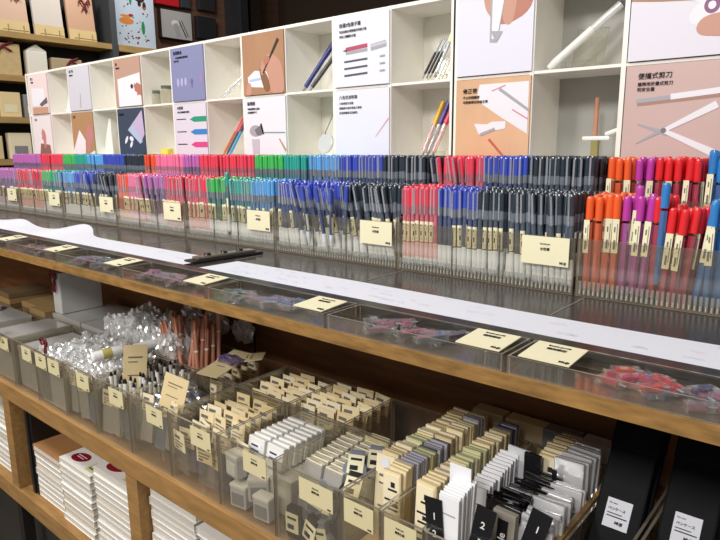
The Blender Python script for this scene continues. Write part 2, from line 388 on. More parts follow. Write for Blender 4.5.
def poster(j, row, bgm, art, label, texts=()):
    x0 = xk(j)+.0075; w = .169; z0 = zs[1+row]+.004; h = .161
    o = MB().box(0, w, -.003, 0, 0, h, bgm).build('photo_card'); o.location = (x0, CY-.0022, z0)
    tag(o, label, 'poster', 'photo cards on the cubbies')
    lay = 0
    for i, (m, pts) in enumerate(art):
        mb = MB(); q = [(min(max(u, 0), 1)*w, min(max(v, 0), 1)*h) for u, v in pts]
        a = sum(q[k][0]*q[(k+1) % len(q)][1]-q[(k+1) % len(q)][0]*q[k][1] for k in range(len(q)))
        if a < 0: q = q[::-1]
        mb.poly(q, m, .0002)
        c = mb.build('printed_shape', o); c.matrix_local = T(0, -.003-.00012*(i+1), 0) @ UP
    for (s, sz, u, v, b) in texts:
        text(s, sz*h*.82, u*w, v*h, INK, o, T(0, -.003-.00012*(len(art)+1), 0) @ UP, b*.3, z=.0001)
    return o
# hand silhouette helper in unit space
def chaikin(p, it=2):
    for _ in range(it):
        q = []
        for i in range(len(p)):
            a, b = p[i], p[(i+1) % len(p)]
            q += [(a[0]*.75+b[0]*.25, a[1]*.75+b[1]*.25), (a[0]*.25+b[0]*.75, a[1]*.25+b[1]*.75)]
        p = q
    return p
def hand(cx, cy, s, a, fl=1):
    base = [(-.1,-.9),(.25,-.9),(.30,-.35),(.42,-.05),(.40,.25),(.28,.55),(.20,.62),(.14,.50),(.10,.72),(.02,.78),(-.04,.66),(-.10,.74),(-.18,.70),(-.20,.52),(-.30,.50),(-.34,.38),(-.24,.15),(-.40,.05),(-.42,-.06),(-.22,-.14),(-.16,-.4)]
    return chaikin([(cx+s*(fl*x*math.cos(a)-y*math.sin(a)), cy+s*(fl*x*math.sin(a)+y*math.cos(a))) for x, y in base])
P = poster
P(0, 1, mat('print_pale', 'e4e0ea', .5), [(WD, [(0,1),(0,.62),(.28,.58),(.58,.55),(.60,1)]), (PW, [(.6,1),(.58,.55),(1,.3),(1,1)]), (PW, ell(.75,.42,.20,.13,.3)), (SKIN, chaikin([(1,.88),(.80,.86),(.66,.76),(.64,.68),(.74,.67),(.88,.70),(.92,.55),(.90,.40),(.76,.40),(.66,.36),(.62,.27),(.66,.20),(.80,.18),(1,.15)])), (mat('print_tape','8c5a80',.5), ell(.75,.48,.07,.08)), (PW, ell(.75,.48,.035,.04))], 'photo card of a hand holding clear tape, above the scissors card')
P(0, 0, mat('print_pinkish', 'cdb0aa', .5, noise=(3, .06, (1, 9, 1))), [(mat('print_shadow','a98474',.5), bar(.13,.60,.92,.66,.030)), (PG, bar(.12,.625,.5,.655,.022)), (PW, bar(.45,.655,.93,.70,.030)), (PG, bar(.15,.17,.45,.34,.006,.025)), (PG, bar(.15,.38,.45,.27,.006,.025)), (PW, bar(.42,.31,.88,.56,.022,.038)), (PW, bar(.42,.30,.88,.07,.022,.038)), (mat('print_steel','777780',.5), ell(.41,.305,.028,.028))], 'pinkish photo card showing folding scissors and lettering, far right cubby',
  [('便攜式剪刀', .085, .12, .86, .015), ('攜帶用折疊式剪刀', .055, .12, .785, .01), ('附安全蓋', .055, .12, .73, .01)])
P(2, 1, mat('print_lilac', 'e2e1ee', .5), [(SKIN2, chaikin([(.38,1),(.42,.72),(.50,.62),(.66,.56),(.98,.70),(1,1)])), (SKIN, chaikin([(.60,.98),(.60,.64),(.68,.55),(.76,.62),(.80,.98)])), (SKIN, chaikin([(.34,1),(.38,.78),(.46,.68),(.50,.80),(.50,1)])), (PG, bar(.50,.38,.55,1,.05,.10)), (PW, bar(.51,.42,.56,1,.035,.085)), (PG, [(.46,.52),(.62,.50),(.56,.40),(.52,.40)])], 'photo card of fingers gripping a white pen over paper')
P(2, 0, WD2, [(PW, [(.33,.93),(.98,.93),(.98,.30),(.62,.52),(.38,.68),(.30,.78)]), (PG, bar(.60,.86,1,.58,.02)), (mat('print_pink2','d98c9c',.5), bar(.5,.84,.68,.90,.008)), (mat('print_pink2','d98c9c',.5), bar(.78,.60,.98,.48,.008)), (PW, [(.27,.44),(.34,.30),(.56,.35),(.70,.37),(.70,.46),(.52,.46),(.45,.43)]), (PG, bar(.36,.30,.56,.37,.018)), (mat('print_pencil','c4604a',.5), bar(.48,.24,.70,-.0,.016))], 'orange wood-grain photo card with paper, white tape dispenser and red pencil',
  [('修正帶', .085, .10, .83, .015), ('不占空間攜帶', .050, .10, .76, .01), ('可更換帶芯的修正帶', .050, .10, .70, .01)])
prw = mat('print_cardwhite', 'e9e9f1', .5)
P(4, 1, prw, [(mat('print_penred','b8506a',.5), bar(.22,.535,.62,.56,.030,.030)), (PG, bar(.22,.48,.62,.50,.022)), (mat('print_darkg','555560',.5), [(.16,.52),(.24,.545),(.24,.50)]), (PG, bar(.68,.52,.95,.555,.045)), (mat('print_lightg','c8c6d0',.5), bar(.68,.54,.95,.57,.018))]
  + [(mat('print_darkg','555560',.5), bar(.19,.36-.10*i, .62,.375-.10*i, .013)) for i in range(3)] + [(PG, bar(.84,.385-.10*i, .93,.39-.10*i, .012)) for i in range(3)], 'white photo card with red pen and three refills printed on it',
  [('自選3色原子筆', .080, .10, .86, .015), ('可自由組合替換筆芯的原子筆', .050, .10, .78, .01), ('共有三種顏色可選', .050, .10, .71, .01)])
P(4, 0, prw, [(mat('print_pinkpen','d5a6b4',.5), bar(.76,.30,1,.56,.006,.018))], 'white photo card with lettering and one pink pencil, lower row',
  [('六角型透明筆', .075, .08, .87, .015), ('六角筆管不滾動', .050, .08, .79, .01), ('粗細適中易於書寫之筆桿', .050, .08, .72, .01), ('容易辨識筆芯的顏色', .050, .08, .65, .01)])
P(6, 1, WD, [(PW, [(.12,.30),(.14,.14),(.62,.10),(.66,.36),(.30,.40)]), (mat('print_blueline','b6c4e6',.5), bar(.16,.24,.52,.26,.02)), (mat('print_shadow6','8a6448',.5), chaikin([(.55,.0),(.45,.25),(.40,.45),(.55,.40),(.7,.1)])), (SKIN, chaikin([(.70,-.02),(1,-.02),(.99,.30),(.93,.50),(.80,.60),(.68,.66),(.56,.60),(.46,.50),(.44,.34),(.50,.30),(.56,.42),(.62,.30),(.66,.14)])), (SKIN, chaikin([(.05,-.02),(.10,.18),(.17,.22),(.22,.12),(.20,-.02)])), (mat('print_pendark','3a3128',.5), bar(.50,.34,.88,.86,.012,.030)), (SKIN2, chaikin([(.50,.52),(.58,.62),(.68,.60),(.66,.52),(.56,.46)]))], 'photo card of a hand writing with a dark pen on wood')
P(6, 0, prw, [(PG, ell(.26,.44,.15,.10)), (mat('print_midg','77767c',.5), [(.24,.46),(.42,.55),(.46,.42),(.40,.36),(.30,.36)]), (INKB, bar(.40,.56,.46,.38,.02)), (mat('print_blueg','8896a8',.5), bar(.46,.41,.98,.40,.010)), (mat('print_softg','c2c0ca',.5), [(.16,.30),(.36,.30),(.34,.05),(.18,.05)]), (mat('print_pencil2','c98c7c',.5), bar(.84,.30,1,.10,.012,.03))], 'white photo card of a grey sharpener and a pencil',
  [('鉛筆削', .085, .08, .88, .015), ('可收集削屑之設計', .050, .08, .80, .01), ('方便攜帶尺寸', .050, .08, .74, .01)])
P(8, 1, mat('print_violet', '888bb2', .5), [(mat('print_violet2','b6b4dc',.5), ell(.2+.12*i,.36,.035,.08)) for i in range(3)]+[(mat('print_violet3','6d6aa6',.5), ell(.63,.35,.04,.05)), (mat('print_pinkish3','b680b4',.5), ell(.93,.38,.03,.09)), (mat('print_violet3','6d6aa6',.5), bar(.63,.32,.63,.24,.01))], 'violet photo card with lettering and pale figures',
  [('香氛精油', .085, .10, .88, .015), ('可自由調配喜愛的香氣', .050, .16, .80, .01), ('共有六種', .050, .10, .74, .01)])
P(8, 0, mat('print_rose', 'dcd6e2', .5), sum([[(mat('print_mk%d' % i, c, .5), bar(.62,.70-.24*i,1,.70-.24*i,.05,.05)), (mat('print_mk%d' % i, c, .5), [(.50,.70-.24*i),(.63,.75-.24*i),(.63,.65-.24*i)]), (INKB, bar(.08,.71-.24*i,.38,.71-.24*i,.008))] for i, c in enumerate(('2f9a7a','3a86cc','d94a8c'))], []), 'pale photo card with green, blue and pink marker tips',
  [('水性筆', .080, .12, .90, .015), ('水性六角雙頭彩色筆組', .048, .12, .83, .01)])
P(10, 1, mat('print_salmon', 'bf9a88', .5), [(PW, [(.12,.58),(.98,.66),(.98,.0),(.12,.0)]), (SKIN2, hand(.92,.30,.30,.9)), (mat('print_blackp','3a2a2a',.5), ell(.66,.40,.05,.05))], 'salmon photo card of a hand over white paper', [('筆', .085, .08, .86, .015), ('滑順好寫', .05, .08, .79, .01)])
P(10, 0, mat('print_slate', '3f4a5c', .5), [(mat('print_lav','c9b4d4',.5), [(.38,.55),(.95,.95),(1,.45),(.82,.25)]), (mat('print_lblue','b8c4dc',.5), [(.38,.55),(.56,.66),(.92,.30),(.82,.25)]), (PW, ell(.30,.34,.10,.04,.9)), (PW, ell(.50,.36,.08,.05,-.3)), (PW, ell(.48,.24,.08,.04,.9))], 'dark slate photo card with lavender notepaper and white erasers', [('橡皮擦', .075, .08, .86, .015)])
P(12, 1, mat('print_greylilac', 'd2d0da', .5), [(PG, bar(.52,.06,.54,.38,.02,.015))], 'grey-lilac photo card with one slim grey pen', [('原子筆', .085, .10, .88, .015), ('滑順書寫', .055, .10, .80, .01)])
P(12, 0, mat('print_ochre', 'b48c66', .5), [(PW, [(.0,.12),(.35,.60),(.6,.35),(.55,.0),(.0,.0)]), (mat('print_rosehand','c98484',.5), hand(.78,.42,.42,-.3)), (PW, [(.62,.0),(1,.12),(1,0)])], 'brown photo card of a hand over white paper', [('文具', .085, .08, .88, .015)])
P(14, 1, mat('print_blush', 'ead6d4', .5), [(PW, [(.12,.66),(.80,.62),(.86,.22),(.10,.20)]), (mat('print_grey4','6a6470',.5), [(.5,.24),(.92,.40),(.95,.26),(.60,.18)]), (mat('print_tan','c99c84',.5), [(.1,.18),(.95,.16),(.95,0),(.1,0)])], 'blush photo card with white sheet at far end of cubbies', [('剪刀', .085, .12, .86, .015), ('不鏽鋼', .06, .12, .78, .01)])
P(14, 0, mat('print_blush2', 'ece2e2', .5), [(mat('print_brown4','8f6a5c',.5), [(.25,.0),(.35,.30),(.85,.26),(.9,0)]), (mat('print_rosehand','c98484',.5), hand(.55,.45,.30,.1))], 'white photo card of pink fingers, lowest at far end', [('小物', .085, .12, .88, .015)])
# ---- things shown in the open cells
def stand(x, z, w=.05, name='display_stand', label=''):
    s = empty(name, (x, 1.25, z))
    M = Matrix.Rotation(-.35, 4, 'X')
    MB().box(-w/2, w/2, 0, .002, 0, .085, ACR, M, EDGE).build('back_rest', s)
    MB().box(-w/2, w/2, -.03, .004, 0, .002, ACR, edge=EDGE).build('base', s)
    MB().box(-w/2, w/2, -.03, -.028, .002, .014, ACR, edge=EDGE).build('lip', s)
    return tag(s, label, 'display stand', 'clear display stands in the cubbies')
def stick(name, p, q, r, cols, label, cat, tip=None):
    """pen-like thing from p to q made of a root barrel and parts"""
    p, q = Vector(p), Vector(q); d = q-p; L = d.length
    e = empty(name, p); e.rotation_euler = d.to_track_quat('Z', 'Y').to_euler()
    z = 0
    for i, (nm, fr, m, rr) in enumerate(cols):
        MB().lathe([(r*rr*.7 if i == 0 else r*rr, z), (r*rr, z+fr*L*.15), (r*rr, z+fr*L)], m, 12).build(nm, e); z += fr*L
    return tag(e, label, cat)
S_T, S_B = zs[2]+.004, zs[1]+.005
stand(-.475, S_T, .06, label='clear acrylic stand holding the white tube, upper cubby')
stick('correction_pen', (-.540, 1.225, S_T+.006), (-.420, 1.262, S_T+.115), .008, [('barrel', .62, WHITE, 1), ('cap', .38, clear('milk_cap','ffffff',.1,.7,.2,'e8e8e8'), .95)], 'white tube pen leaning diagonally on clear stand', 'pen')
stick('paper_stick', (-.452, 1.26, S_B), (-.452, 1.26, S_B+.115), .0045, [('shaft', 1, mat('copper_stick','c48a6c',.4), 1)], 'copper-brown stick standing upright in lower cubby beside scissors card', 'stick')
w_ = MB(); w_.bbox(-.025, .028, -.006, .006, .001, .009, WHITE, .003); w_.bbox(.0, .05, -.006, .006, 0, .008, WHITE, .003, T(.02, 0, .008) @ Matrix.Rotation(-.35, 4, 'Y')).bbox(-.007, .007, -.006, .006, -.03, .002, mat('clamp_olive', '8c8450', .5), .002)
o = w_.build('clamp'); o.location = (-.442, 1.235, S_B+.032); tag(o, 'small white bent clamp at foot of copper stick', 'clamp')
stand(-.800, S_T, .05, label='clear acrylic stand holding refills, upper cubby left of scissors')
for i in range(3):
    stick('pen_refill', (-.842+.010*i, 1.225, S_T+.008), (-.815+.010*i, 1.262, S_T+.095), .003, [('tip', .12, GREYP, .6), ('tube', .55, BLACK, 1), ('end', .33, COLLAR, 1)], f'black refill on clear stand, {ORD[i]} from the left', 'pen refill')
stick('gel_refill', (-.808, 1.225, S_T+.008), (-.768, 1.255, S_T+.130), .0045, [('tube', .62, COLLAR, 1), ('cap', .38, mat('lime_cap','dfe49a',.4), 1.2)], 'clear pen with pale lime cap leaning beside three refills', 'pen')
stand(-.800, S_B, .05, label='clear acrylic stand holding three coloured markers, lower cubby')
for i, (nm, c) in enumerate((('yellow', 'e8b62a'), ('purple', '4a3a8c'), ('red', 'd2304a'))):
    stick('double_marker', (-.840+.014*i, 1.225, S_B+.004), (-.808+.016*i, 1.262, S_B+.125), .0055, [('tip', .05, GREYP, .6), ('barrel', .52, clear('mk_clear_'+nm,'ffffff',.1,.6,.1, 'd8a0a0' if i != 1 else '909090'), 1), ('cap', .43, mat('mk_'+nm, c, .3), 1.1)], f'{nm}-capped marker leaning on clear stand in lower cubby', 'marker pen')
stick('ballpoint_pen', (-1.225, 1.22, S_T+.003), (-1.150, 1.275, S_T+.135), .006, [('tip', .08, GREYP, .6), ('barrel', .55, mat('pen_navy','2a3480',.3), 1), ('cap', .30, mat('pen_navy','2a3480',.3), 1.15), ('button', .07, mat('pen_navy','2a3480',.3), .5)], 'navy blue ballpoint pen leaning in upper cubby', 'pen')
stick('ballpoint_pen', (-1.200, 1.22, S_T+.003), (-1.138, 1.275, S_T+.110), .0055, [('tip', .08, GREYP, .6), ('barrel', .60, mat('pen_dark','34343a',.3), 1), ('cap', .32, mat('pen_dark','34343a',.3), 1.1)], 'charcoal ballpoint pen leaning beside the navy one', 'pen')
mg = empty('magnifier', (-1.155, 1.23, S_B))
MB().lathe([(.003, -.004), (.024, -.004), (.027, -.002), (.027, .002), (.024, .004), (.003, .004)], mat('disc_pale','c9ccce',.25), 28, T(0, 0, .033) @ Matrix.Rotation(1.35, 4, 'X')).build('disc', mg)
MB().rod((-.002, .0, .058), (.014, .02, .115), .0018, GREYP).rod((.013, .019, .110), (.017, .022, .120), .0035, GREYP).build('handle', mg)
tag(mg, 'pale round disc with thin metal handle in lower cubby', 'magnifier')
stick('clear_tube', (-1.57, 1.22, S_T+.005), (-1.485, 1.26, S_T+.080), .006, [('tube', .8, CLIP, 1), ('cap', .2, CLIP, 1.1)], 'clear plastic tube lying diagonally in upper cubby', 'tube')
for i, (nm, c) in enumerate((('orange', 'e87a4a'), ('grey', '55606c'), ('blue', '3a9ad0'))):
    stick('slim_pen', (-1.585+.016*i, 1.225, S_B+.003), (-1.525+.014*i, 1.26, S_B+.118), .0038, [('barrel', .6, mat('slim_'+nm, c, .3), 1), ('cap', .4, mat('slimcap_'+nm, ('e8a0a0', 'e86a70', '404854')[i], .3), 1.1)], f'slim {nm} pen leaning in lower cubby left of the sharpener card', 'pen')
for i, (x, h) in enumerate(((-1.950, .045), (-1.895, .058))):
    b = empty('glass_jar', (x, 1.24, S_T)); MB().lathe([(.019, 0), (.021, .004), (.021, h-.012), (.016, h-.006)], clear('jar_glass','e8e4d4',.12,.55,.1,'c9c4b0'), 16).build('jar_body', b)
    MB().lathe([(.017, h-.006), (.018, h+.004)], mat('jar_lid','5d665c',.4), 16).build('lid', b); tag(b, ('shorter', 'taller')[i]+' glass jar with dark green lid in bright cubby', 'jar')
b = MB().bbox(-.022, .022, -.012, .012, 0, .022, mat('yellow_block','e8cf4a',.5), .003).build('yellow_eraser'); b.location = (-1.90, 1.23, S_B); tag(b, 'small yellow block in lower cubby left of the marker-tip card', 'eraser')
for x, z, h in ((-2.545, S_T, .105), (-2.27, S_B, .135)):
    b = MB().add([(-.045, 0, 0), (.028, 0, 0), (.028, 0, h), (.016, 0, h), (-.045, .004, 0), (.028, .004, 0), (.028, .004, h), (.016, .004, h)], [(0,1,2,3), (7,6,5,4), (0,4,5,1), (1,5,6,2), (2,6,7,3), (3,7,4,0)], WHITE).build('set_square')
    b.location = (x, 1.22, z); tag(b, 'white triangular sheet standing in '+('upper' if z > 0 and h < .11 else 'lower')+' far cubby', 'set square')

# ================================================================== test paper, clip bar
def strip(x0, x1, y0, y1, fz, name, label):
    mb = MB(); n = 90; vs = []; fs = []
    for i in range(n+1):
        u = i/n; x = x0+(x1-x0)*u
        for j, y in enumerate((y0, (y0*2+y1)/3, (y0+2*y1)/3, y1)):
            z, dy = fz(x, j/3); vs.append((x, y+dy, z))
    for i in range(n):
        for j in range(3):
            a = i*4+j; fs.append((a, a+4, a+5, a+1))
    b = len(vs); vs2 = [(x, y, z-.0006) for x, y, z in vs]
    mb.add(vs, fs, PAPER, smooth=True); mb.add(vs2, [f[::-1] for f in fs], PAPER, smooth=True)
    return tag(mb.build(name), label, 'paper')
def fz_left(x, v):
    z = -.2335 + .018*math.exp(-((x+1.76)/.06)**2)*v**1.2 + .012*math.exp(-((x+2.1)/.10)**2)*v
    dy = .055*math.exp(-((x+1.74)/.09)**2)*v + .02*math.exp(-((x+2.12)/.12)**2)*v
    return z, dy
pl_ = strip(-2.25, -1.075, .712, .800, fz_left, 'test_paper', 'long white scribble paper with raised wavy fold, far half of counter')
pr_ = strip(-1.02, .30, .714, .812, lambda x, v: (-.2335+.0015*math.sin(x*7)*v, .006*math.sin(x*3)), 'test_paper', 'long white scribble paper lying flat along near half of counter')
SCR = [mat('scribble_blue', 'b9c2e2', .6), mat('scribble_grey', 'c4c4d0', .6), mat('scribble_pink', 'e0b8c6', .6)]
for paper, xa, xb, n in ((pr_, -.98, .1, 46), (pl_, -1.5, -1.1, 6)):
    sb = MB()
    for i in range(n):
        x, y = R(xa, xb), R(.728, .797); m = random.choice(SCR); L = R(.006, .03); px, py = x, y; amp = R(.0015, .005)
        for s in range(int(R(4, 12))):
            nx, ny = px+L/8, y+R(-amp, amp); z = -.2319 if paper is pr_ else -.2325
            sb.add([(px, py-.0006, z), (nx, ny-.0006, z), (nx, ny+.0006, z), (px, py+.0006, z)], [(0, 1, 2, 3)], m); px, py = nx, ny
    sb.build('pen_scribbles', paper, 'faint pen scribbles')
cb = empty('clip_bar', (-1.085, .735, -.2355), (0, 0, -.10))
MB().bbox(-.018, .018, 0, .175, 0, .006, RIM, .0015).build('bar', cb)
MB().bbox(-.012, .012, .015, .16, .006, .012, mat('bar_metal', '8d867a', .22, .6, .6), .002).build('metal_strip', cb)
for y in (.045, .085, .125): MB().lathe([(.008, .0118), (.006, .0165)], mat('bar_screw', '2a2826', .3, .5, .5), 12, T(.001, y, 0)).build('screw', cb)
tag(cb, 'dark metal clip bar holding the end of the white paper', 'clip bar')

# ================================================================== shallow acrylic trays with refills
LT = [('Erasable gel refill', .085, .5, .80, 'c', 0), ('補充筆芯', .13, .5, .62, 'c', .02), ('MUJI', .13, .95, .08, 'r', .05)]
LEAD = [mat('lead_'+n, c, .3, .6) for n, c in (('violet', '4a2840'), ('clear', '6c6a70'), ('pinkc', '84485c'), ('dark', '2c2428'), ('rose', '98182e'), ('orange', 'b03a1c'), ('crimson', 'a01c30'), ('steel', '4c6070'))]
def tray(xl, xr, label, cardx, lay):
    yf, yb, z0, z1, t = .592, .664, -.2438, -.2240, .0025
    b = empty('acrylic_tray', (xl, yf, z0)); w = xr-xl; d = yb-yf; h = z1-z0
    MB().box(0, w, 0, t, 0, h, ACR, edge=EDGE).build('front_panel', b); MB().box(0, w, d-t, d, 0, h, ACR, edge=EDGE).build('rear_panel', b)
    for x in (0, w-t): MB().box(x, x+t, t, d-t, 0, h, ACR, edge=EDGE).build('side_panel', b)
    MB().box(t, w-t, t, d-t, 0, .0015, ACR).build('bottom_panel', b)
    c = MB().box(0, .056, -.001, 0, 0, .054, CARD).build('price_card', b, 'cream price card')
    c.matrix_local = T(cardx-xl, .001, h+.0016) @ Matrix.Rotation(-math.pi/2+.06, 4, 'X')
    for (s, sz, u, v, al, bb) in LT: text(s, sz*.043, u*.056, v*.054, INK, c, T(0, -.001, 0) @ UP, bb*.3, align=al)
    tag(b, label, 'tray', 'shallow acrylic trays on the ledge')
    for i, (x, y, a, m, L) in enumerate(lay):
        e = empty('pen_refill', (x, y, z0+.0050+.0035*(i % 3)), (0, 0, a))
        MB().bbox(-L/2, L/2, -.0042, .0042, -.003, .003, m, .0012).build('tube', e)
        MB().bbox(-L/2-.004, L/2+.006, -.007, .007, -.0036, .0034, FILM, .001).build('wrapper', e)
        MB().rod((L/2, 0, 0), (L/2+.009, 0, 0), .0012, GREYP, 6).build('tip', e)
        tag(e, f'wrapped refill, {ordw(i)} from the left end of {label.replace("shallow clear tray ","tray ")}', 'pen refill', 'wrapped refills in the ledge trays')
def lay(xs, ms, L=(.03, .05)):
    out = []
    for x in sorted(xs): out.append((x, R(.61, .648), R(-1.3, 1.3), random.choice(ms), R(*L)))
    return out
tray(-.292, -.062, 'shallow clear tray of red refills', -.280, lay([R(-.205, -.135) for _ in range(15)], [LEAD[4], LEAD[5], LEAD[6]], (.014, .024)) + [(-.142, .628, .95, mat('blue_refill', '2a48b0', .3), .036)] + lay([R(-.115, -.08) for _ in range(6)], [LEAD[0], LEAD[2]], (.014, .02)))
names = ['beside the red refill tray', 'third from the red refill tray', 'below the clip bar', 'under the far paper fold', 'near the far end', 'at the far end', 'beyond the far end', 'farthest away']
for k in range(7):
    xr = -.298-.268*k; xl = xr-.262
    tray(xl, xr, 'shallow clear tray '+names[k], xr-.060, lay([R(xl+.03, xr-.085) for _ in range(24 if k < 4 else 12)], [LEAD[0], LEAD[1], LEAD[2], LEAD[3], LEAD[7]], (.022, .04)))
tray(-.057, .2, 'shallow clear tray at the near end', -.05, [])

# ================================================================== deep acrylic bins on the lower shelf
BL = [('Plastic case', .10, .5, .74, 'c', 0), ('壓克力盒', .14, .5, .55, 'c', .02), ('MUJI', .12, .94, .08, 'r', .04)]
ZB, ZT = -.6215, -.488
def abin(xl, xr, yf, yb, label, cards=((.55, .38),), zt=ZT, m=ACR):
    w, d, h, t = xr-xl, yb-yf, zt-ZB, .0038
    b = empty('acrylic_bin', (xl, yf, ZB))
    MB().box(0, w, 0, t, 0, h, ACRB, edge=EDGE).build('front_panel', b); MB().box(0, w, d-t, d, 0, h, m, edge=EDGE).build('rear_panel', b)
    for x in (0, w-t): MB().box(x, x+t, t, d-t, 0, h, m, edge=EDGE).build('side_panel', b)
    MB().box(t, w-t, t, d-t, 0, .003, m).build('bottom_panel', b)
    for (u, cw) in cards:
        cw_ = cw*w; c = MB().box(0, cw_, -.001, 0, 0, .036, mat('shaded_card', 'dcd1a6', .55, .3)).build('price_card', b, 'cream price card')  # duller than the other cream cards: lower-shelf shade put into the colour
        c.matrix_local = T(u*w, -.0012, h-.040)
        for (s, sz, a, v, al, bb) in BL: text(s, sz*.028, a*cw_, v*.036, INK, c, T(0, -.001, 0) @ UP, bb*.3, align=al)
    return tag(b, label, 'acrylic bin', 'deep acrylic bins on the lower shelf')
BE = [-1.853, -1.710, -1.567, -1.417, -1.273, -1.129, -.985, -.835, -.690, -.548, -.475, -.403, -.262]
BN = ['of white boxes at far end', 'holding ribboned white case', 'with two cards, full of clear bags', 'of clear bags and white pens', 'of black-tipped white sticks', 'of blue and violet packs', 'of violet packs under folded kraft card', 'of white eraser boxes', 'of blister packs and dark cases', 'of striped pad packs, left narrow one', 'of striped pad packs, right narrow one', 'of black rulers and clear packs']
for i in range(12):
    xl, xr = BE[i]+.0012, BE[i+1]-.0012
    cards = {2: ((.05, .40), (.52, .40)), 9: ((.12, .76),), 10: ((.12, .76),), 11: ()}.get(i, ((.50 if i != 8 else .42, .40 if i != 8 else .50),))
    abin(xl, xr, .600, .766, 'front deep clear bin '+BN[i], cards)
    if i >= 2: abin(xl, xr, .770, .918, 'rear deep clear bin behind bin '+BN[i], ((.35, .36),) if i == 8 else ())
abin(-.256, -.186, .600, .918, 'deep clear bin of black cases beside the clear packs', ())
abin(-.182, -.100, .600, .918, 'deep clear bin of black cases, nearest the frame edge', ())
# ---- header-card blister packs
def proto_pack(name, w, h, d, body, card, hdr=.4, txt=True, link=False):
    p = proto(MB().bbox(-w/2, w/2, 0, d, 0, h*(1-hdr*.5), body, min(.0015, d*.3)).build(name, link=False))
    c = kid(MB().box(-w/2, w/2, -.0012, 0, h*(1-hdr), h, card).build('header_card', link=False), p)
    if txt:
        t = MB(); hh = h*hdr; z0 = h*(1-hdr)
        t.box(-w*.38, w*.10, -.0016, -.0012, z0+hh*.62, z0+hh*.78, INKL).box(-w*.38, w*.36, -.0016, -.0012, z0+hh*.42, z0+hh*.48, INKL).box(-w*.38, w*.25, -.0016, -.0012, z0+hh*.26, z0+hh*.32, INKL).box(-w*.38, -w*.1, -.0016, -.0012, z0+hh*.08, z0+hh*.18, INKL)
        kid(t.build('printed_text', link=False), p)
    return p
HC = [proto_pack('header_card_pack', .040, .085, .004, FILM, BEIGE[i], .45) for i in (0, 1, 2)]
def row_of(pl, xs, ys, z, lab, cat, group, lean=.12, jit=.004, rz=.12):
    n = 0
    for x in xs:
        for y in ys:
            dup(random.choice(pl), (x+R(-jit, jit), y+R(-.0015, .0015), z+R(-.008, .006)), (-lean+R(-.08, .08), R(-.05, .05), R(-rz, rz)), lab(n), cat, group); n += 1
def lin(a, b, n): return [a+(b-a)*i/(n-1) for i in range(n)]
PK = 'header card packs in the deep bins'
def L_(where, rowlen):
    def f(n): return f'beige header card pack, {ordw(n % rowlen)} from front, {["left","middle","third"][n//rowlen]} file of {where}'
    return f
# bin 6 (violet) rear, bin 7 rear, bin 8 rear, bin 6 front
row_of(HC, lin(-.955, -.865, 3), lin(.66, .75, 6), -.585, L_('violet pack bin', 6), 'card pack', PK)
row_of(HC, lin(-.955, -.865, 3), lin(.79, .90, 7), -.580, L_('bin behind violet packs', 7), 'card pack', PK)
row_of(HC, lin(-.808, -.718, 3), lin(.79, .90, 9), -.572, L_('bin behind white erasers', 9), 'card pack', PK)
row_of(HC, [-.66, -.61], lin(.79, .82, 2), -.61, L_('bin behind blister packs', 2), 'card pack', PK)
row_of(HC, [-1.10], lin(.79, .90, 5), -.59, L_('bin behind blue packs', 5), 'card pack', PK)
row_of(HC, [-.955, -.88], [.607, .617], -.612, L_('front of violet pack bin', 2), 'card pack', PK, .02)
VB = clear('violet_blister', 'e8e0f4', .15, .5, .15, '7a6a9c'); BB = clear('blue_blister', 'e0e8f8', .15, .5, .15, '8f9aa8'); GB = clear('grey_blister', 'eeeef4', .15, .5, .15, 'd9d5ca')
VP = proto_pack('refill_pack', .040, .10, .010, VB, BEIGE[2], .3); BP = proto_pack('refill_pack', .030, .10, .010, BB, BEIGE[0], .3); GP = proto_pack('refill_pack', .034, .10, .010, GB, BEIGE[7], .35)
for i, (x, y) in enumerate(((-.950, .628), (-.895, .632), (-.860, .625), (-.955, .645), (-.81, .63))):
    dup(VP, (x, y, -.617+R(0, .008)), (-.1, R(-.15, .15), R(-.2, .2)), f'violet refill pack, {ORD[i]} from the left behind the violet bin front', 'refill pack', 'violet refill packs')
for i, (x, y) in enumerate(((-1.105, .62), (-1.065, .625), (-1.02, .62), (-1.09, .66), (-1.04, .67), (-1.08, .71), (-1.03, .73))):
    dup(BP if i % 2 else GP, (x, y, -.617+R(0, .03)), (-.15, R(-.2, .2), R(-.3, .3)), f'pale blister refill pack, {ORD[i]} from the front in the blue and violet bin', 'refill pack', 'pale blister refill packs')
for i, (x, y) in enumerate(((-1.545, .61), (-1.515, .612), (-1.48, .61), (-1.445, .612), (-1.395, .61), (-1.35, .612), (-1.31, .61), (-1.25, .612), (-1.21, .61), (-1.165, .612))):
    dup(GP if i % 3 else BP, (x, y, -.617+R(0, .01)), (-.06, R(-.1, .1), R(-.2, .2)), f'tall clear pack pressed against bin front, {ORD[i]} from the far side', 'refill pack', 'clear packs against the bin fronts')
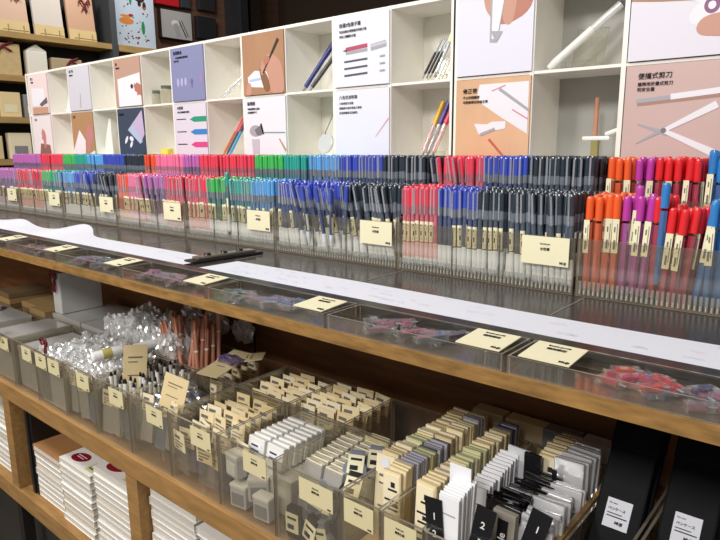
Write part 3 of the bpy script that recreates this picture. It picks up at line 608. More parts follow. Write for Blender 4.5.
# ---- white eraser boxes
er = proto(MB().bbox(-.0215, .0215, 0, .011, 0, .040, WHITE, .002).build('eraser_box', link=False))
kid(MB().box(-.015, .015, -.0006, 0, .008, .030, PAPER).box(-.012, .006, -.0009, -.0006, .024, .027, INK).box(-.012, .010, -.0009, -.0006, .016, .018, INK).build('printed_label', link=False), er)
for f, x in enumerate((-.800, -.752)):
    for i in range(8):
        dup(er, (x+R(-.001, .001)+.0, .652+i*.0135, -.545), (-.22, 0, R(-.04, .04)), f'white eraser box, {ORD[i]} from front in {"left" if f==0 else "right"} file of the eraser bin', 'eraser', 'white eraser boxes in their bin')
st = MB().box(-.826, -.700, .645, .761, -.617, -.552, WHITE).build('eraser_tray'); tag(st, 'white inner tray under the rows of eraser boxes', 'tray')
for i, (x, y, z, a) in enumerate(((-.812, .610, -.565, -.1), (-.795, .608, -.6165, .15), (-.735, .608, -.6165, .1), (-.76, .625, -.60, .7))):
    e = empty('pencil_sharpener', (x, y, z), (0, 0, a)); MB().bbox(-.018, .018, 0, .022, 0, .042, mat('case_paleg', 'c9cad2', .35), .003).build('case', e)
    MB().bbox(-.0185, .0185, -.0005, .0225, .036, .043, WHITE, .002).build('lid', e); MB().box(-.013, .013, -.0012, 0, .006, .028, GREYP if i else WHITE).build('window', e)
    tag(e, f'pale grey pocket case with white lid, {["upper left","lower left","lower right","tilted middle"][i]} behind eraser bin front', 'sharpener', 'pale pocket cases in the eraser bin')
# ---- blister packs bin
bp = proto(MB().bbox(-.020, .020, 0, .010, 0, .050, GB, .002).build('blister_pack', link=False))
kid(MB().box(-.019, .019, .001, .0095, .0502, .052, BEIGE[2]).build('card_top', link=False), bp); kid(MB().box(-.012, .012, .003, .0035, .0521, .0524, INK).box(-.012, .004, .006, .0065, .0521, .0524, INK).build('printed_text', link=False), bp)
for f, x in enumerate((-.662, -.618)):
    for i in range(9): dup(bp, (x+R(-.001, .001), .650+i*.0125, -.556+i*.001), (-.25, 0, R(-.05, .05)), f'beige-topped blister pack, {ORD[i]} from front, {"left" if f==0 else "right"} file beside the erasers', 'blister pack', 'beige-topped blister packs')
st = MB().box(-.684, -.594, .645, .761, -.617, -.566, mat('inner_grey', '9a98a0', .5)).build('inner_tray'); tag(st, 'grey inner tray under the blister packs', 'tray')
def tape_case(x, y, z, rot, label, c=mat('case_grey', '7d8290', .3), lab=True):
    e = empty('correction_tape', (x, y, z), rot)
    MB().lathe([(.018, -.006), (.020, -.004), (.020, .004), (.018, .006)], c, 20, T(0, 0, .020) @ Matrix.Rotation(math.pi/2, 4, 'X')).bbox(-.012, .012, -.006, .006, .0, .055, c, .002).build('case', e)
    MB().box(-.013, .013, -.0075, -.0062, .012, .045, CARD).build('price_label', e, 'cream price label'); MB().box(-.009, .009, -.0080, -.0075, .035, .039, INK).box(-.009, .004, -.0080, -.0075, .018, .026, INK).build('printed_text', e)
    return tag(e, label, 'correction tape', 'correction tapes in the blister bin')
tape_case(-.660, .615, -.617, (0, 0, .1), 'black tape case with upright label low in blister bin, left', BLACK)
tape_case(-.625, .612, -.612, (0, .3, -.1), 'dark tape case leaning in middle of blister bin', BLACK)
tape_case(-.590, .613, -.615, (0, -.2, .1), 'grey tape case low behind the price card of blister bin')
tape_case(-.570, .64, -.54, (-.9, .2, .5), 'black-ended tape case lying on top with cream label, near bin corner', BLACK)
tape_case(-.585, .672, -.52, (-1.0, .1, .6), 'grey tape case lying on top behind the black-ended one')
tape_case(-.570, .705, -.52, (-1.0, .1, .6), 'grey tape case lying on top, farthest back in blister bin')
tape_case(-.640, .632, -.575, (-.5, .4, .3), 'grey tape case jumbled in blister bin middle')
tape_case(-.608, .635, -.58, (-.4, -.3, -.3), 'pale tape case jumbled beside the middle one', GREYP)
# ---- clear bags
def bag(x, y, z, sx, sy, sz, label, m=BAG, seed=0):
    rnd = random.Random(seed); bm = bmesh.new(); bmesh.ops.create_icosphere(bm, subdivisions=3, radius=1)
    for v in bm.verts:
        f = 1+rnd.uniform(-.28, .28); v.co = Vector((v.co.x*sx*f, v.co.y*sy*f, v.co.z*sz*f))
    mb = MB(); bm.verts.index_update(); mb.add([v.co[:] for v in bm.verts], [[v.index for v in f.verts] for f in bm.faces], m); bm.free()
    o = mb.build('plastic_bag'); o.location = (x, y, z)
    return tag(o, label, 'plastic bag', 'crumpled clear bags in the far bins')
n = 0
for bi, (xa, xb) in enumerate(((-1.548, -1.436), (-1.402, -1.290))):
    for iy, y in enumerate(lin(.622, .752, 6)):
        for x in lin(xa, xb, 4):
            bag(x+R(-.006, .006), y, -.502+R(-.008, .008), .020, .015, .022, f'crumpled clear bag, {ORD[n % 4]} in {ORD[iy]} row of front bin {"with two cards" if bi == 0 else "of white pens"}', seed=n+1); n += 1
for iy, y in enumerate(lin(.79, .90, 4)):
    for x in lin(-1.54, -1.24, 9):
        bag(x+R(-.006, .006), y, -.470+R(-.012, .012), .022, .018, .034, f'hazy clear bag, {ORD[(n-48) % 9]} in {ORD[iy]} row of the rear bins by the copper pens', seed=n+1); n += 1
st = MB().box(-1.56, -1.425, .606, .76, -.617, -.53, clear('bag_bed', 'ffffff', .15, .7, .2, 'cfccc6')).build('bag_liner'); tag(st, 'pale plastic liner under the bags in bin with two cards', 'liner')
for i, (x, y) in enumerate(((-1.30, .96), (-1.42, .965), (-1.19, .955), (-1.25, .87))): bag(x, y, -.45, .035, .018, .03, f'large hazy clear bag by the dark back panel, {ORD[i]}', seed=50+i)
for i, (x, y) in enumerate(((-.66, .86), (-.60, .85), (-.62, .80), (-.585, .885))): bag(x, y, -.585, .030, .025, .028, f'crumpled clear bag in bin behind blister packs, {ORD[i]} from left', seed=60+i)
for i, (x, y) in enumerate(((-1.08, .655), (-1.03, .70), (-1.10, .72), (-1.02, .65))): bag(x, y, -.515, .026, .022, .024, f'shiny clear bag on top of blue pack bin, {ORD[i]}', clear('grey_bag', 'e0e0e8', .25, .4, .12, 'a0a4b0'), 70+i)
# white sticks with black tips
wp = proto(MB().lathe([(.003, 0), (.0038, .006), (.0038, .115)], WHITE, 8).build('stick_pen', link=False)); kid(MB().lathe([(.0038, .115), (.002, .124)], BLACK, 8).build('tip', link=False), wp)
kid(MB().lathe([(.0041, .085), (.0041, .09)], GREYP, 8).build('ring', link=False), wp)
n = 0
for x in lin(-1.262, -1.150, 10):
    for y in lin(.635, .755, 4):
        dup(wp, (x, y, -.617+R(0, .012)), (R(-.10, .02), R(-.08, .08), 0), f'black-tipped white stick pen, {ordw(n//4)} file from left, {ORD[n%4]} from front', 'pen', 'black-tipped white stick pens'); n += 1
for i, (x0, y0, x1, y1) in enumerate(((-1.335, .632, -1.322, .70), (-1.318, .725, -1.305, .80))):
    e = stick('glue_tube', (x0, y0, -.468), (x1, y1, -.462), .012, [('body', .35, WHITE, 1), ('label_band', .3, (mat('band_olive','b8a860',.5), mat('band_white','e8e8ec',.5))[i], 1.02), ('cap', .35, WHITE, 1)], ('white tube with olive band lying across bins', 'plain white tube lying across bins beside copper pens')[i], 'glue stick')
# copper pens
cp = proto(MB().lathe([(.002, 0), (.0048, .012), (.0048, .135), (.003, .140)], COPPER, 10).build('copper_pen', link=False)); kid(MB().lathe([(.0051, .09), (.0051, .094)], WHITE, 10).build('ring', link=False), cp); kid(MB().box(-.001, .001, -.0068, -.0058, .095, .136, COPPER).build('clip', link=False), cp)
n = 0
for x in lin(-1.262, -1.15, 7):
    for y in (.785, .805, .825, .845):
        if y > .83 and x < -1.2: continue
        dup(cp, (x+R(-.004, .004), y, -.617+R(.0, .045)+.055), (R(-.3, 0.05), -.22+R(-.12, .10)+(x+1.20)*2.2, R(-.5, .5)), f'copper-coloured pen, {ordw(n)} of the bundle counted from its left end', 'pen', 'bundle of copper pens'); n += 1
# kraft cards standing up / lying
def kcard(x, y, z, rot, w, h, label, m=KRAFT):
    e = MB().box(-w/2, w/2, -.0008, .0008, 0, h, m).build('kraft_card'); e.location = (x, y, z); e.rotation_euler = rot
    MB().box(-w*.3, w*.3, -.0014, -.0008, h*.73, h*.76, INKL).box(-w*.3, w*.1, -.0014, -.0008, h*.64, h*.66, INKL).box(-w*.3, w*.2, -.0014, -.0008, h*.36, h*.38, INKL).build('printed_text', e)
    return tag(e, label, 'card')
kcard(-1.225, .668, -.535, (-.1, .12, 1.15), .05, .108, 'beige card standing edge-on above the black-tipped sticks', BEIGE[1])
kcard(-1.025, .632, -.505, (-.1, .25, .35), .055, .070, 'square beige card standing tilted above the violet bin', BEIGE[1])
kcard(-1.06, .745, -.478, (-1.42, 0, .15), .06, .12, 'long beige card lying flat across the violet bin', BEIGE[3])
kcard(-1.10, .80, -.470, (-1.45, 0, -.9), .05, .11, 'beige card lying flat behind, under blue wrapped pack', BEIGE[3])
b = bag(-1.065, .815, -.462, .035, .020, .008, 'flat blue and violet wrapped pack lying on kraft card', VB, 91); 
# far-left cases
def ribbon(parent, x, y, z, s=1):
    mb = MB()
    for sgn in (-1, 1):
        pts = [(x, y, z), (x+sgn*.010*s, y-.004, z+.012*s), (x+sgn*.017*s, y-.004, z+.006*s), (x+sgn*.012*s, y-.003, z-.003*s), (x, y, z)]
        for p, q in zip(pts, pts[1:]): mb.rod(p, q, .0024*s, RED, 6)
        mb.rod((x, y, z), (x+sgn*.006*s, y-.004, z-.035*s), .0022*s, RED, 6)
    o = mb.build('ribbon_bow', parent, 'burgundy ribbon bow'); return o
def case(x0, x1, y0, y1, z0, z1, m, label, name='white_case', rib=None, lid=True):
    e = empty(name, ((x0+x1)/2, y0, z0)); w = (x1-x0)/2
    MB().bbox(-w, w, 0, y1-y0, 0, z1-z0, m, .003).build('body', e)
    if lid: MB().bbox(-w-.001, w+.001, -.001, y1-y0+.001, z1-z0-.012, z1-z0+.001, clear('case_lid', 'ffffff', .15, .5, .15, 'dcdcd8'), .002).build('lid', e)
    if rib: ribbon(e, rib[0], rib[1], rib[2], rib[3])
    return tag(e, label, 'case', 'white cases at the far end')
HZ = clear('hazy_case', 'f4f4f2', .15, .66, .2, 'd2d0ca')
case(-1.845, -1.718, .606, .760, -.617, -.492, HZ, 'hazy clear case filling farthest bin', rib=(.015, -.012, .148, 1))
case(-1.700, -1.578, .612, .758, -.617, -.508, HZ, 'hazy white case in ribboned bin')
case(-1.890, -1.72, .79, .97, -.6215, -.49, HZ, 'wide hazy clear case behind, carrying the ribboned white package')
case(-1.71, -1.575, .79, .97, -.6215, -.49, HZ, 'wide hazy clear case beside the first, near the clear bags')
case(-1.56, -1.50, .606, .64, -.617, -.53, WHITE, 'small white box inside bin with two cards', lid=False)
e = empty('ribbon', (-1.520, .612, -.466)); ribbon(e, 0, -.002, 0, 1.1); tag(e, 'burgundy ribbon bow on the bin edge below clear bags', 'ribbon')
case(-1.89, -1.84, .797, .925, -.488, -.362, mat('package_white', 'c9c9c6', .4), 'tall pale package with burgundy ribbon standing on clear case', 'ribboned_package', rib=(0, -.003, .112, 1.3), lid=False)
n = 0
for (x, y) in ((-2.30, .80), (-2.14, .82), (-2.03, .80)):
    for k in range(6 if x > -2.25 else 7):
        o = MB().bbox(-.055, .055, 0, .14, 0, .019, mat('kraft_box_a', 'a88a5c', .7) if k % 2 else mat('kraft_box_b', '7a6444', .7), .0015).build('kraft_box'); o.location = (x, y, -.6215+.0195*k); o.rotation_euler.z = R(-.03, .03)
        tag(o, f'flat kraft box, {ORD[k]} from the bottom of the {["far","middle","near"][n]} stack', 'box', 'flat kraft boxes at the far end')
    n += 1
case(-2.2, -1.97, .605, .76, -.6215, -.505, HZ, 'low hazy case in front of kraft boxes')
bt = empty('white_bottle', (-2.13, .70, -.503)); MB().lathe([(.030, 0), (.034, .004), (.034, .012), (.010, .022)], WHITE, 20).build('body', bt); MB().lathe([(.012, .021), (.012, .050), (.010, .052)], mat('bottle_cap', 'd8d8d2', .4), 16).build('cap', bt); tag(bt, 'squat white bottle with round cap on far case', 'bottle')

# ---- striped pad packs (near bins)
pad = {}
for i, m in enumerate(BEIGE):
    p = proto(MB().bbox(-.0155, .0155, 0, .0056, 0, .115, m, .0006).build('pad_pack', link=False))
    kid(MB().box(-.0135, .0135, -.0008, 0, .004, .111, BEIGE[2] if i < 5 else PAPER).build('front_sheet', link=False), p)
    t = MB()
    for (z0, z1, a, b_) in ((.092, .100, -.001, .006), (.086, .089, -.006, .010), (.062, .068, -.002, .012), (.056, .059, -.010, .012), (.070, .073, -.012, .012), (.040, .043, -.012, .008), (.030, .033, -.012, .012), (.010, .022, -.011, -.006), (.012, .014, 0, .012)):
        t.box(a, b_, -.0012, -.0008, z0, z1, INK if z0 < .086 else INK)
    kid(t.build('printed_text', link=False), p); kid(MB().box(-.0152, .0152, .0004, .0050, .115, .1156, mat('pad_top_edge_%d' % i, ('d9c79c','d4bf8e','ddd2b0','c8b588','bfbd92','a2a0aa','5c5c64','d8c8a6')[i], .5)).build('top_edge', link=False), p); pad[i] = p
def padcol(x, y0, y1, z, seq, where, step=.0064):
    y = y0; i = 0
    while y < y1:
        dup(pad[seq[i % len(seq)]], (x+R(-.0015, .0015), y, z+R(-.002, .004)), (R(-.06, 0)-.03, R(-.015, .015), R(-.03, .03)), f'upright pad pack, {ordw(i)} from front in {where} column', 'pad pack', 'upright pad packs in the near bins'); y += step; i += 1
padcol(-.5285, .690, .90, -.578, [0, 0, 0, 0, 2, 2, 2, 2, 2, 4, 4, 4, 4, 4, 0, 2, 2, 2, 2, 0, 3, 3, 0, 0, 0, 2, 2, 1, 1, 1, 3, 3, 0, 0], 'the leftmost')
padcol(-.4945, .650, .90, -.576, [0, 0, 0, 0, 7, 5, 5, 5, 5, 5, 4, 4, 4, 4, 6, 5, 5, 5, 5, 6, 3, 3, 7, 7, 7, 0, 0, 0, 0, 2, 0, 0, 0, 0, 5, 5, 5, 3, 3, 3], 'the second')
padcol(-.4360, .645, .90, -.576, [0, 0, 0, 0, 0, 0, 0, 7, 7, 7, 2, 2, 0, 0, 4, 4, 4, 2, 2, 4, 4, 4, 4, 4, 0, 0, 0, 0, 0, 2, 2, 2, 0, 0, 0, 6, 6, 6, 6, 6, 6, 6], 'the third')
# support under them
for x0, x1, nm in ((-.543, -.480, 'left narrow'), (-.470, -.408, 'right narrow')):
    for y0, y1, w in ((.636, .761, 'front'), (.775, .913, 'rear')):
        o = MB().box(x0, x1, y0, y1, -.617, -.583, KRAFT).build('kraft_insert'); tag(o, f'kraft insert under the pads in {w} half of the {nm} bin', 'insert')
kc = kcard(-.528, .672, -.588, (-.10, 0, .05), .034, .13, 'cream punched card leaning in front of leftmost pads', BEIGE[2])
MB().lathe([(.008, 0), (.008, .0006)], PAPER, 16, T(0, -.0016, .118) @ Matrix.Rotation(math.pi/2, 4, 'X')).build('sticker', kc, 'round white sticker')
# white slips
ws = proto(MB().bbox(-.015, .015, 0, .0035, 0, .125, mat('bright_slip', 'f3f3f6', .6), .0006).build('white_slip', link=False)); kid(MB().box(-.010, .010, -.0004, 0, .10, .102, PG).build('printed_line', link=False), ws)
for i in range(9): dup(ws, (-.3745+R(-.001, .001), .610+i*.0042, -.560+i*.001), (-.02-.01*i, 0, R(-.05, .05)), f'white paper slip, {ORD[i]} from front in bundle between black rulers', 'paper slip', 'bundle of white slips')
o = MB().bbox(-.016, .016, 0, .002, 0, .19, mat('bright_slip', 'f3f3f6', .6), .0005).build('tall_white_card'); o.location = (-.380, .650, -.60); tag(o, 'single tall plain white card rising above white slips', 'card')
for i in range(12): dup(ws, (-.385+R(-.002, .002), .690+i*.009, -.590+i*.001), (-.12+R(-.03,.03), 0, R(-.05, .05)), f'white slip leaning in file behind tall card, {ORD[i]} from front', 'paper slip', 'white slips leaning behind the tall card')
o = MB().bbox(-.017, .017, 0, .003, 0, .13, mat('pale_slip2', 'dcdce2', .6), .0005).build('tall_white_card'); o.location = (-.378, .80, -.575); o.rotation_euler = (-.05, .04, 0); tag(o, 'pale card standing beside the black pack, farther back', 'card')
# black rulers with white digits
def ruler(x, y, z, rot, digits, label):
    e = MB().bbox(-.0130, .0130, 0, .002, -.03, .132, BLACK, .0006).build('black_ruler'); e.location = (x, y, z); e.rotation_euler = rot
    for k, d in enumerate(digits):
        text(d, .013, 0, .104-.024*k, WHITE, e, T(0, -.0002, 0) @ UP, .01, align='c')
    return tag(e, label, 'ruler', 'black number stencils in the near bin')
ruler(-.388, .6065, -.575, (-.03, -.10, 0), '1234', 'black number plate left of white slip bundle').location.x = -.383
ruler(-.345, .612, -.565, (-.05, .16, .1), '2345', 'black number plate right of white slip bundle')
ruler(-.300, .645, -.565, (-.08, .24, .1), '1234', 'black number plate leaning right of the sample box')
e = MB().bbox(-.0155, .0155, 0, .010, 0, .115, mat('sample_taupe', '8c857a', .5), .001).build('sample_box'); e.location = (-.318, .640, -.563); e.rotation_euler = (-.05, .04, 0)
MB().box(-.0075, .0065, -.0006, 0, .04, .105, BLACK).build('black_label', e)
to = text('Sample', .014, 0, 0, WHITE, e, T(.004, -.0007, .048) @ UP @ Matrix.Rotation(math.pi/2, 4, 'Z'), .01)
tag(e, 'taupe box with black upright Sample label', 'box')
gl = mat('black_gloss', '101014', .12, .7, coat=.6)
bk = proto(MB().bbox(-.022, .022, 0, .007, 0, .10, gl, .001).build('black_pack', link=False)); kid(MB().box(-.014, .006, -.0006, 0, .07, .09, GREYP).build('silver_mark', link=False), bk)
kid(MB().bbox(-.0232, .0232, .001, .006, .0995, .104, gl, .001).build('sealed_top', link=False), bk)
for i in range(12): dup(bk, (-.338+R(-.004, .004)+i*.001, .672+i*.0100, -.572+R(0, .006)), (-.18, R(-.03, .03), R(-.08, .08)), f'glossy black wrapped pack, {ORD[i]} from front behind the sample box', 'black pack', 'glossy black wrapped packs')
for i in range(3): kcard(-.345+.004*i, .653+.005*i, -.585, (-.12, .03, .05), .036, .112, f'beige card tucked behind black number plate, {ORD[i]}', BEIGE[i])
# black / beige / clear second tier
o = MB().bbox(-.013, .013, 0, .006, 0, .10, BLACK, .001).build('black_swatch'); o.location = (-.348, .800, -.545); MB().box(-.004, .004, -.0006, 0, .055, .059, WHITE).build('white_mark', o); tag(o, 'matt black swatch block in front of rear beige pads', 'block')
padcol(-.330, .812, .90, -.562, [0, 0, 2, 0, 1], 'the rear beige')
cl = proto(MB().bbox(-.022, .022, 0, .007, 0, .115, clear('wrap_pack', 'ffffff', .30, .70, .22, 'f6f6fa'), .002).build('clear_pack', link=False)); kid(MB().box(-.010, .012, .0022, .0058, .01, .10, mat('pack_insert', 'efeef2', .5)).build('insert', link=False), cl)
for i in range(14): dup(cl, (-.288+R(-.004, .004), .645+i*.0092, -.583+R(0, .008)), (-.12+R(-.05, .05), R(-.05, .05), R(-.12, .12)), f'shiny clear wrapped pack, {ORD[i]} from front beside the oak strip', 'clear pack', 'shiny clear wrapped packs')
for i in range(7): dup(cl, (-.295+R(-.003, .003), .800+i*.0115, -.560+R(0, .005)), (-.08, R(-.03, .03), R(-.08, .08)), f'shiny clear wrapped pack with white insert, {ORD[i]} from front in rear tier', 'clear pack', 'rear tier of clear wrapped packs')
o = MB().bbox(-.0035, .0035, -.0015, 0, 0, .016, BLACK, .0004).build('black_tab'); o.location = (-.312, .796, -.470); tag(o, 'small black tab on rear clear pack', 'tab')
# lumps at the very back in the shade
for i, (x, y, z, w, m) in enumerate(((-.50, .945, -.50, .03, BEIGE[3]), (-.43, .945, -.50, .035, BEIGE[1]), (-.365, .945, -.49, .03, GREYP), (-.30, .945, -.48, .03, WHITE))):
    o = MB().bbox(-w, w, 0, .03, 0, .15, m, .002).build('reserve_box'); o.location = (x, y, -.6215); tag(o, f'spare stock box in shade by back panel, {ORD[i]} from left', 'box', 'spare boxes at the back')
# oak strip along bin, black cases
o = MB().box(-.2625, -.2565, .60, .90, -.50, -.484, WOOD).build('oak_strip'); tag(o, 'thin oak strip along the edge of the clear pack bin', 'strip')
def bcase(x, y, z, rx, label, w=.030):
    e = empty('black_case', (x, y, z), (rx, 0, 0))
    MB().bbox(-w, w, 0, .014, 0, .25, NAVY, .003).build('body', e); MB().bbox(-w-.001, w+.001, -.002, .0145, .195, .252, mat('case_cap', '0e0e13', .6, .15), .002).build('lid', e)
    c = MB().box(-.016, .016, -.0012, -.0002, .088, .126, PAPER).build('price_label', e, 'white price label')
    for (s, sz, u, v, b_) in (('Pen case', .003, -.013, .119, 0), ('ペンケース', .0045, -.013, .111, .02), ('MUJI', .005, -.001, .094, .05)): text(s, sz, u, v, INK, c, T(0, -.0013, 0) @ UP, b_)
    MB().box(-.013, .013, -.0016, -.0012, .102, .1035, INK).box(-.013, .006, -.0016, -.0012, .106, .1072, INK).build('printed_line', c)
    return tag(e, label, 'pen case', 'black pen cases')
bcase(-.221, .728, -.572, -.62, 'black pen case with white label beside clear packs')
bcase(-.221, .768, -.585, -.60, 'black pen case tucked behind the first labelled one')
bcase(-.142, .748, -.572, -.62, 'black pen case with white label, nearest the frame edge', .032)
bcase(-.142, .788, -.585, -.60, 'black pen case tucked behind the frame-edge one', .032)
o = MB().box(-.0995, -.0935, .60, .90, -.50, -.484, WOOD).build('oak_strip'); tag(o, 'thin oak strip at the frame edge beside black cases', 'strip')
abin(-.091, .06, .600, .918, 'deep clear bin outside right of black cases', ())

# ================================================================== notebooks on the bottom shelf
def bookproto(w, d, t, cov, seal=False):
    p = proto(MB().box(-w/2+.001, w/2-.002, .002, d-.001, .0012, t-.0012, PAGES).build('notebook', link=False))
    kid(MB().box(-w/2, w/2, 0, d, 0, .0012, cov).build('back_cover', link=False), p); kid(MB().box(-w/2, w/2, 0, d, t-.0012, t, cov).build('front_cover', link=False), p)
    kid(MB().box(-w/2, -w/2+.001, 0, d, .0012, t-.0012, cov).build('spine', link=False), p)
    if seal:
        k = kid(MB().poly(ell(-.030, .034, .031, .019, .15, 24), SEAL, .0004, T(0, 0, t)).build('oval_seal', link=False, label='dark red oval seal'), p)
        kid(MB().box(-.050, -.010, .038, .040, t+.0004, t+.0008, PW).box(-.046, -.014, .031, .033, t+.0004, t+.0008, PW).build('seal_text', link=False), p)
        kid(MB().box(.03, .07, .01, .045, t, t+.0004, mat('sticker_yellow', 'd8d6a0', .5)).box(.035, .06, .02, .023, t+.0004, t+.0008, INK).build('price_sticker', link=False), p)
    return p
nb = [bookproto(.157, .21, .0168, c) for c in (COVERW, mat('cover_grey', 'd5d0c8', .5), mat('cover_cream', 'c9b79c', .5))]
nbs = bookproto(.157, .21, .0168, COVERW, True); nbk = bookproto(.157, .21, .0168, mat('cover_kraft', 'a8794c', .6, noise=(20, .08, (1, 1, 1))))
def stackb(x, n, top, where, y=.615, rot=0, dz=0):
    for i in range(n):
        last = i == n-1
        p = top if last else random.choice([nb[0], nb[0], nb[1], nb[0], nb[2] if random.random() < .5 else nb[1]])
        dup(p, (x+R(-.002, .002), y+R(-.003, .003), -.9344+.0170*i), (0, 0, rot+R(-.008, .008)), f'{"top" if last else ordw(i)+" from bottom"} notebook in {where} stack'+(' with red oval seal' if p is nbs else ''), 'notebook', 'notebook stacks on the bottom shelf')
stackb(-1.600, 9, nbk, 'kraft-topped')
stackb(-1.438, 10, nbs, 'middle', .610)
stackb(-1.262, 12, nbs, 'third', .612)
stackb(-1.020, 14, nb[0], 'next compartment')
stackb(-.855, 13, nb[0], 'second next-compartment')
stackb(-1.885, 12, nb[1], 'beyond the divider')
stackb(-2.05, 12, nb[0], 'farther beyond the divider')
for i, (x, m, h, y) in enumerate(((-1.735, mat('cover_taupe', '6d6258', .5), .235, .625), (-1.717, mat('cover_taupe2', '8a7f76', .5), .24, .618), (-1.7015, BLACK, .243, .612), (-1.6865, BLACK, .243, .616))):
    e = empty('upright_notebook', (x, y, -.9344))
    MB().box(-.006, .006, .002, .165, .001, h-.002, PAGES).build('pages', e); MB().box(-.0072, -.006, 0, .166, 0, h, m).build('cover', e); MB().box(.006, .0072, 0, .166, 0, h, m).box(-.0072, .0072, -.0012, 0, 0, h, m).build('spine', e)
    tag(e, ('taupe upright notebook beside oak divider', 'grey-brown upright notebook beside the taupe one', 'black upright notebook with pale page edges', 'black upright notebook touching the kraft-topped stack')[i], 'notebook')

# ================================================================== far wall shelf with packages
WX = -4.5
sh = empty('wall_shelf', (WX, 2.0, -1.45)); so = Vector((WX, 2.0, -1.45))
def spart(n, mb):
    o = mb.build(n, sh); o.location = -so; return o
BLKM = mat('shelf_black', '1f1d1d', .5, .3); SW = mat('shelf_wood', 'b0925f', .5, .3, noise=(6, .15, (10, 1, 10)))
spart('back_panel', MB().box(WX-.10, WX-.09, 1.2, 2.50, -1.45, 1.6, BLKM))
for z in (.725, .455, .19, -.08, -.35): spart('shelf_board', MB().box(WX-.09, WX+.10, 1.2, 2.455, z-.025, z+.012, SW))
spart('side_post', MB().box(WX-.09, WX+.105, 2.455, 2.50, -1.45, 1.6, mat('post_grey', '4c4f54', .4)))
spart('side_post', MB().box(WX-.09, WX+.10, 1.15, 1.2, -1.45, 1.6, BLKM))
tag(sh, 'black wall shelf unit with pale wood boards, far end', 'shelf unit')
PKM = [mat('package_blush', 'd8b49c', .4), mat('package_silver', 'e0d8d0', .15, .7), mat('package_tan', 'cfa68a', .4)]
for i, (y0, m) in enumerate(((1.50, PKM[0]), (1.715, PKM[0]), (1.945, PKM[1]), (2.175, PKM[2]))):
    e = empty('gift_package', (WX+.04, y0, .738))
    MB().bbox(-.012, .012, 0, .195, 0, .30, m, .004, Matrix.Rotation(-.10, 4, 'Y')).build('body', e)
    MB().box(.0125, .0135, 0, .195, 0, .075, mat('package_cream', 'd9c28c', .5), Matrix.Rotation(-.10, 4, 'Y')).build('lower_band', e)
    if i != 2:
        mb = MB()
        for (a, b_) in (((.004, .13, .245), (.004, .16, .285)), ((.004, .13, .245), (.004, .10, .285)), ((.004, .13, .245), (.004, .145, .20)), ((.004, .13, .245), (.004, .11, .205)), ((.004, .16, .285), (.004, .165, .25)), ((.004, .10, .285), (.004, .095, .25))): mb.rod(a, b_, .006, RED, 6)
        mb.build('ribbon_bow', e)
    for yy in (.05, .145): MB().rod((.045, yy, 0), (.045, yy, .045), .004, SW, 6).build('peg', e)
    MB().rod((.045, .02, .012), (.045, .175, .012), .002, BLKM, 6).build('rail', e)
    tag(e, ('blush gift package, farthest left on wall shelf', 'blush gift package at left on wall shelf', 'shiny silver gift package between two blush ones', 'tan gift package with burgundy bow, beside grey post')[i], 'gift package', 'gift packages on the wall shelf')
for i, (y0, w, h, m, lab) in enumerate(((1.55, .28, .20, KRAFT, 'kraft parcel on second wall shelf board'), (1.87, .13, .17, mat('bright_parcel', 'f0ece0', .4), 'bright white house-shaped parcel on second wall shelf board'), (2.03, .21, .14, mat('tan_parcel', 'b8a486', .5), 'tan parcel with dark bow on second wall shelf board'))):
    e = empty('parcel', (WX+.03, y0, .468)); MB().bbox(-.03, .03, 0, w, 0, h, m, .006).build('body', e)
    if i == 1: MB().add([(-.03, 0, h), (.03, 0, h), (.03, w, h), (-.03, w, h), (-.03, w/2, h+.04), (.03, w/2, h+.04)], [(0, 1, 5, 4), (3, 4, 5, 2), (1, 2, 5), (0, 4, 3)], m).build('folded_top', e)
    if i != 1: MB().rod((.035, w*.6, h*.9), (.035, w*.45, h*.6), .008, RED, 6).rod((.035, w*.6, h*.9), (.035, w*.8, h*.75), .008, RED, 6).rod((.035, w*.6, h*.9), (.035, w*.85, h*1.05), .008, RED, 6).build('ribbon_bow', e)
    tag(e, lab, 'parcel', 'parcels on the second board')
for i, (y0, w, h, m) in enumerate(((1.45, .20, .17, BEIGE[3]), (1.67, .13, .16, BEIGE[1]), (1.82, .09, .15, GREYP))):
    e = empty('parcel', (WX+.03, y0, .203)); MB().bbox(-.03, .03, 0, w, 0, h, m, .006).build('body', e); MB().box(.0305, .0315, w*.2, w*.8, h*.2, h*.5, CARD).build('label_patch', e); tag(e, f'{["olive","beige","grey"][i]} parcel on third wall shelf board', 'parcel')
for i, (y0, w, h) in enumerate(((1.50, .16, .15), (1.70, .14, .17))):
    e = empty('parcel', (WX+.03, y0, -.067)); MB().bbox(-.03, .03, 0, w, 0, h, BEIGE[3-i], .006).build('body', e); MB().box(.0305, .0315, w*.2, w*.8, h*.2, h*.5, GREYP).build('label_patch', e); tag(e, f'{["dull","sandy"][i]} parcel on fourth wall shelf board', 'parcel')
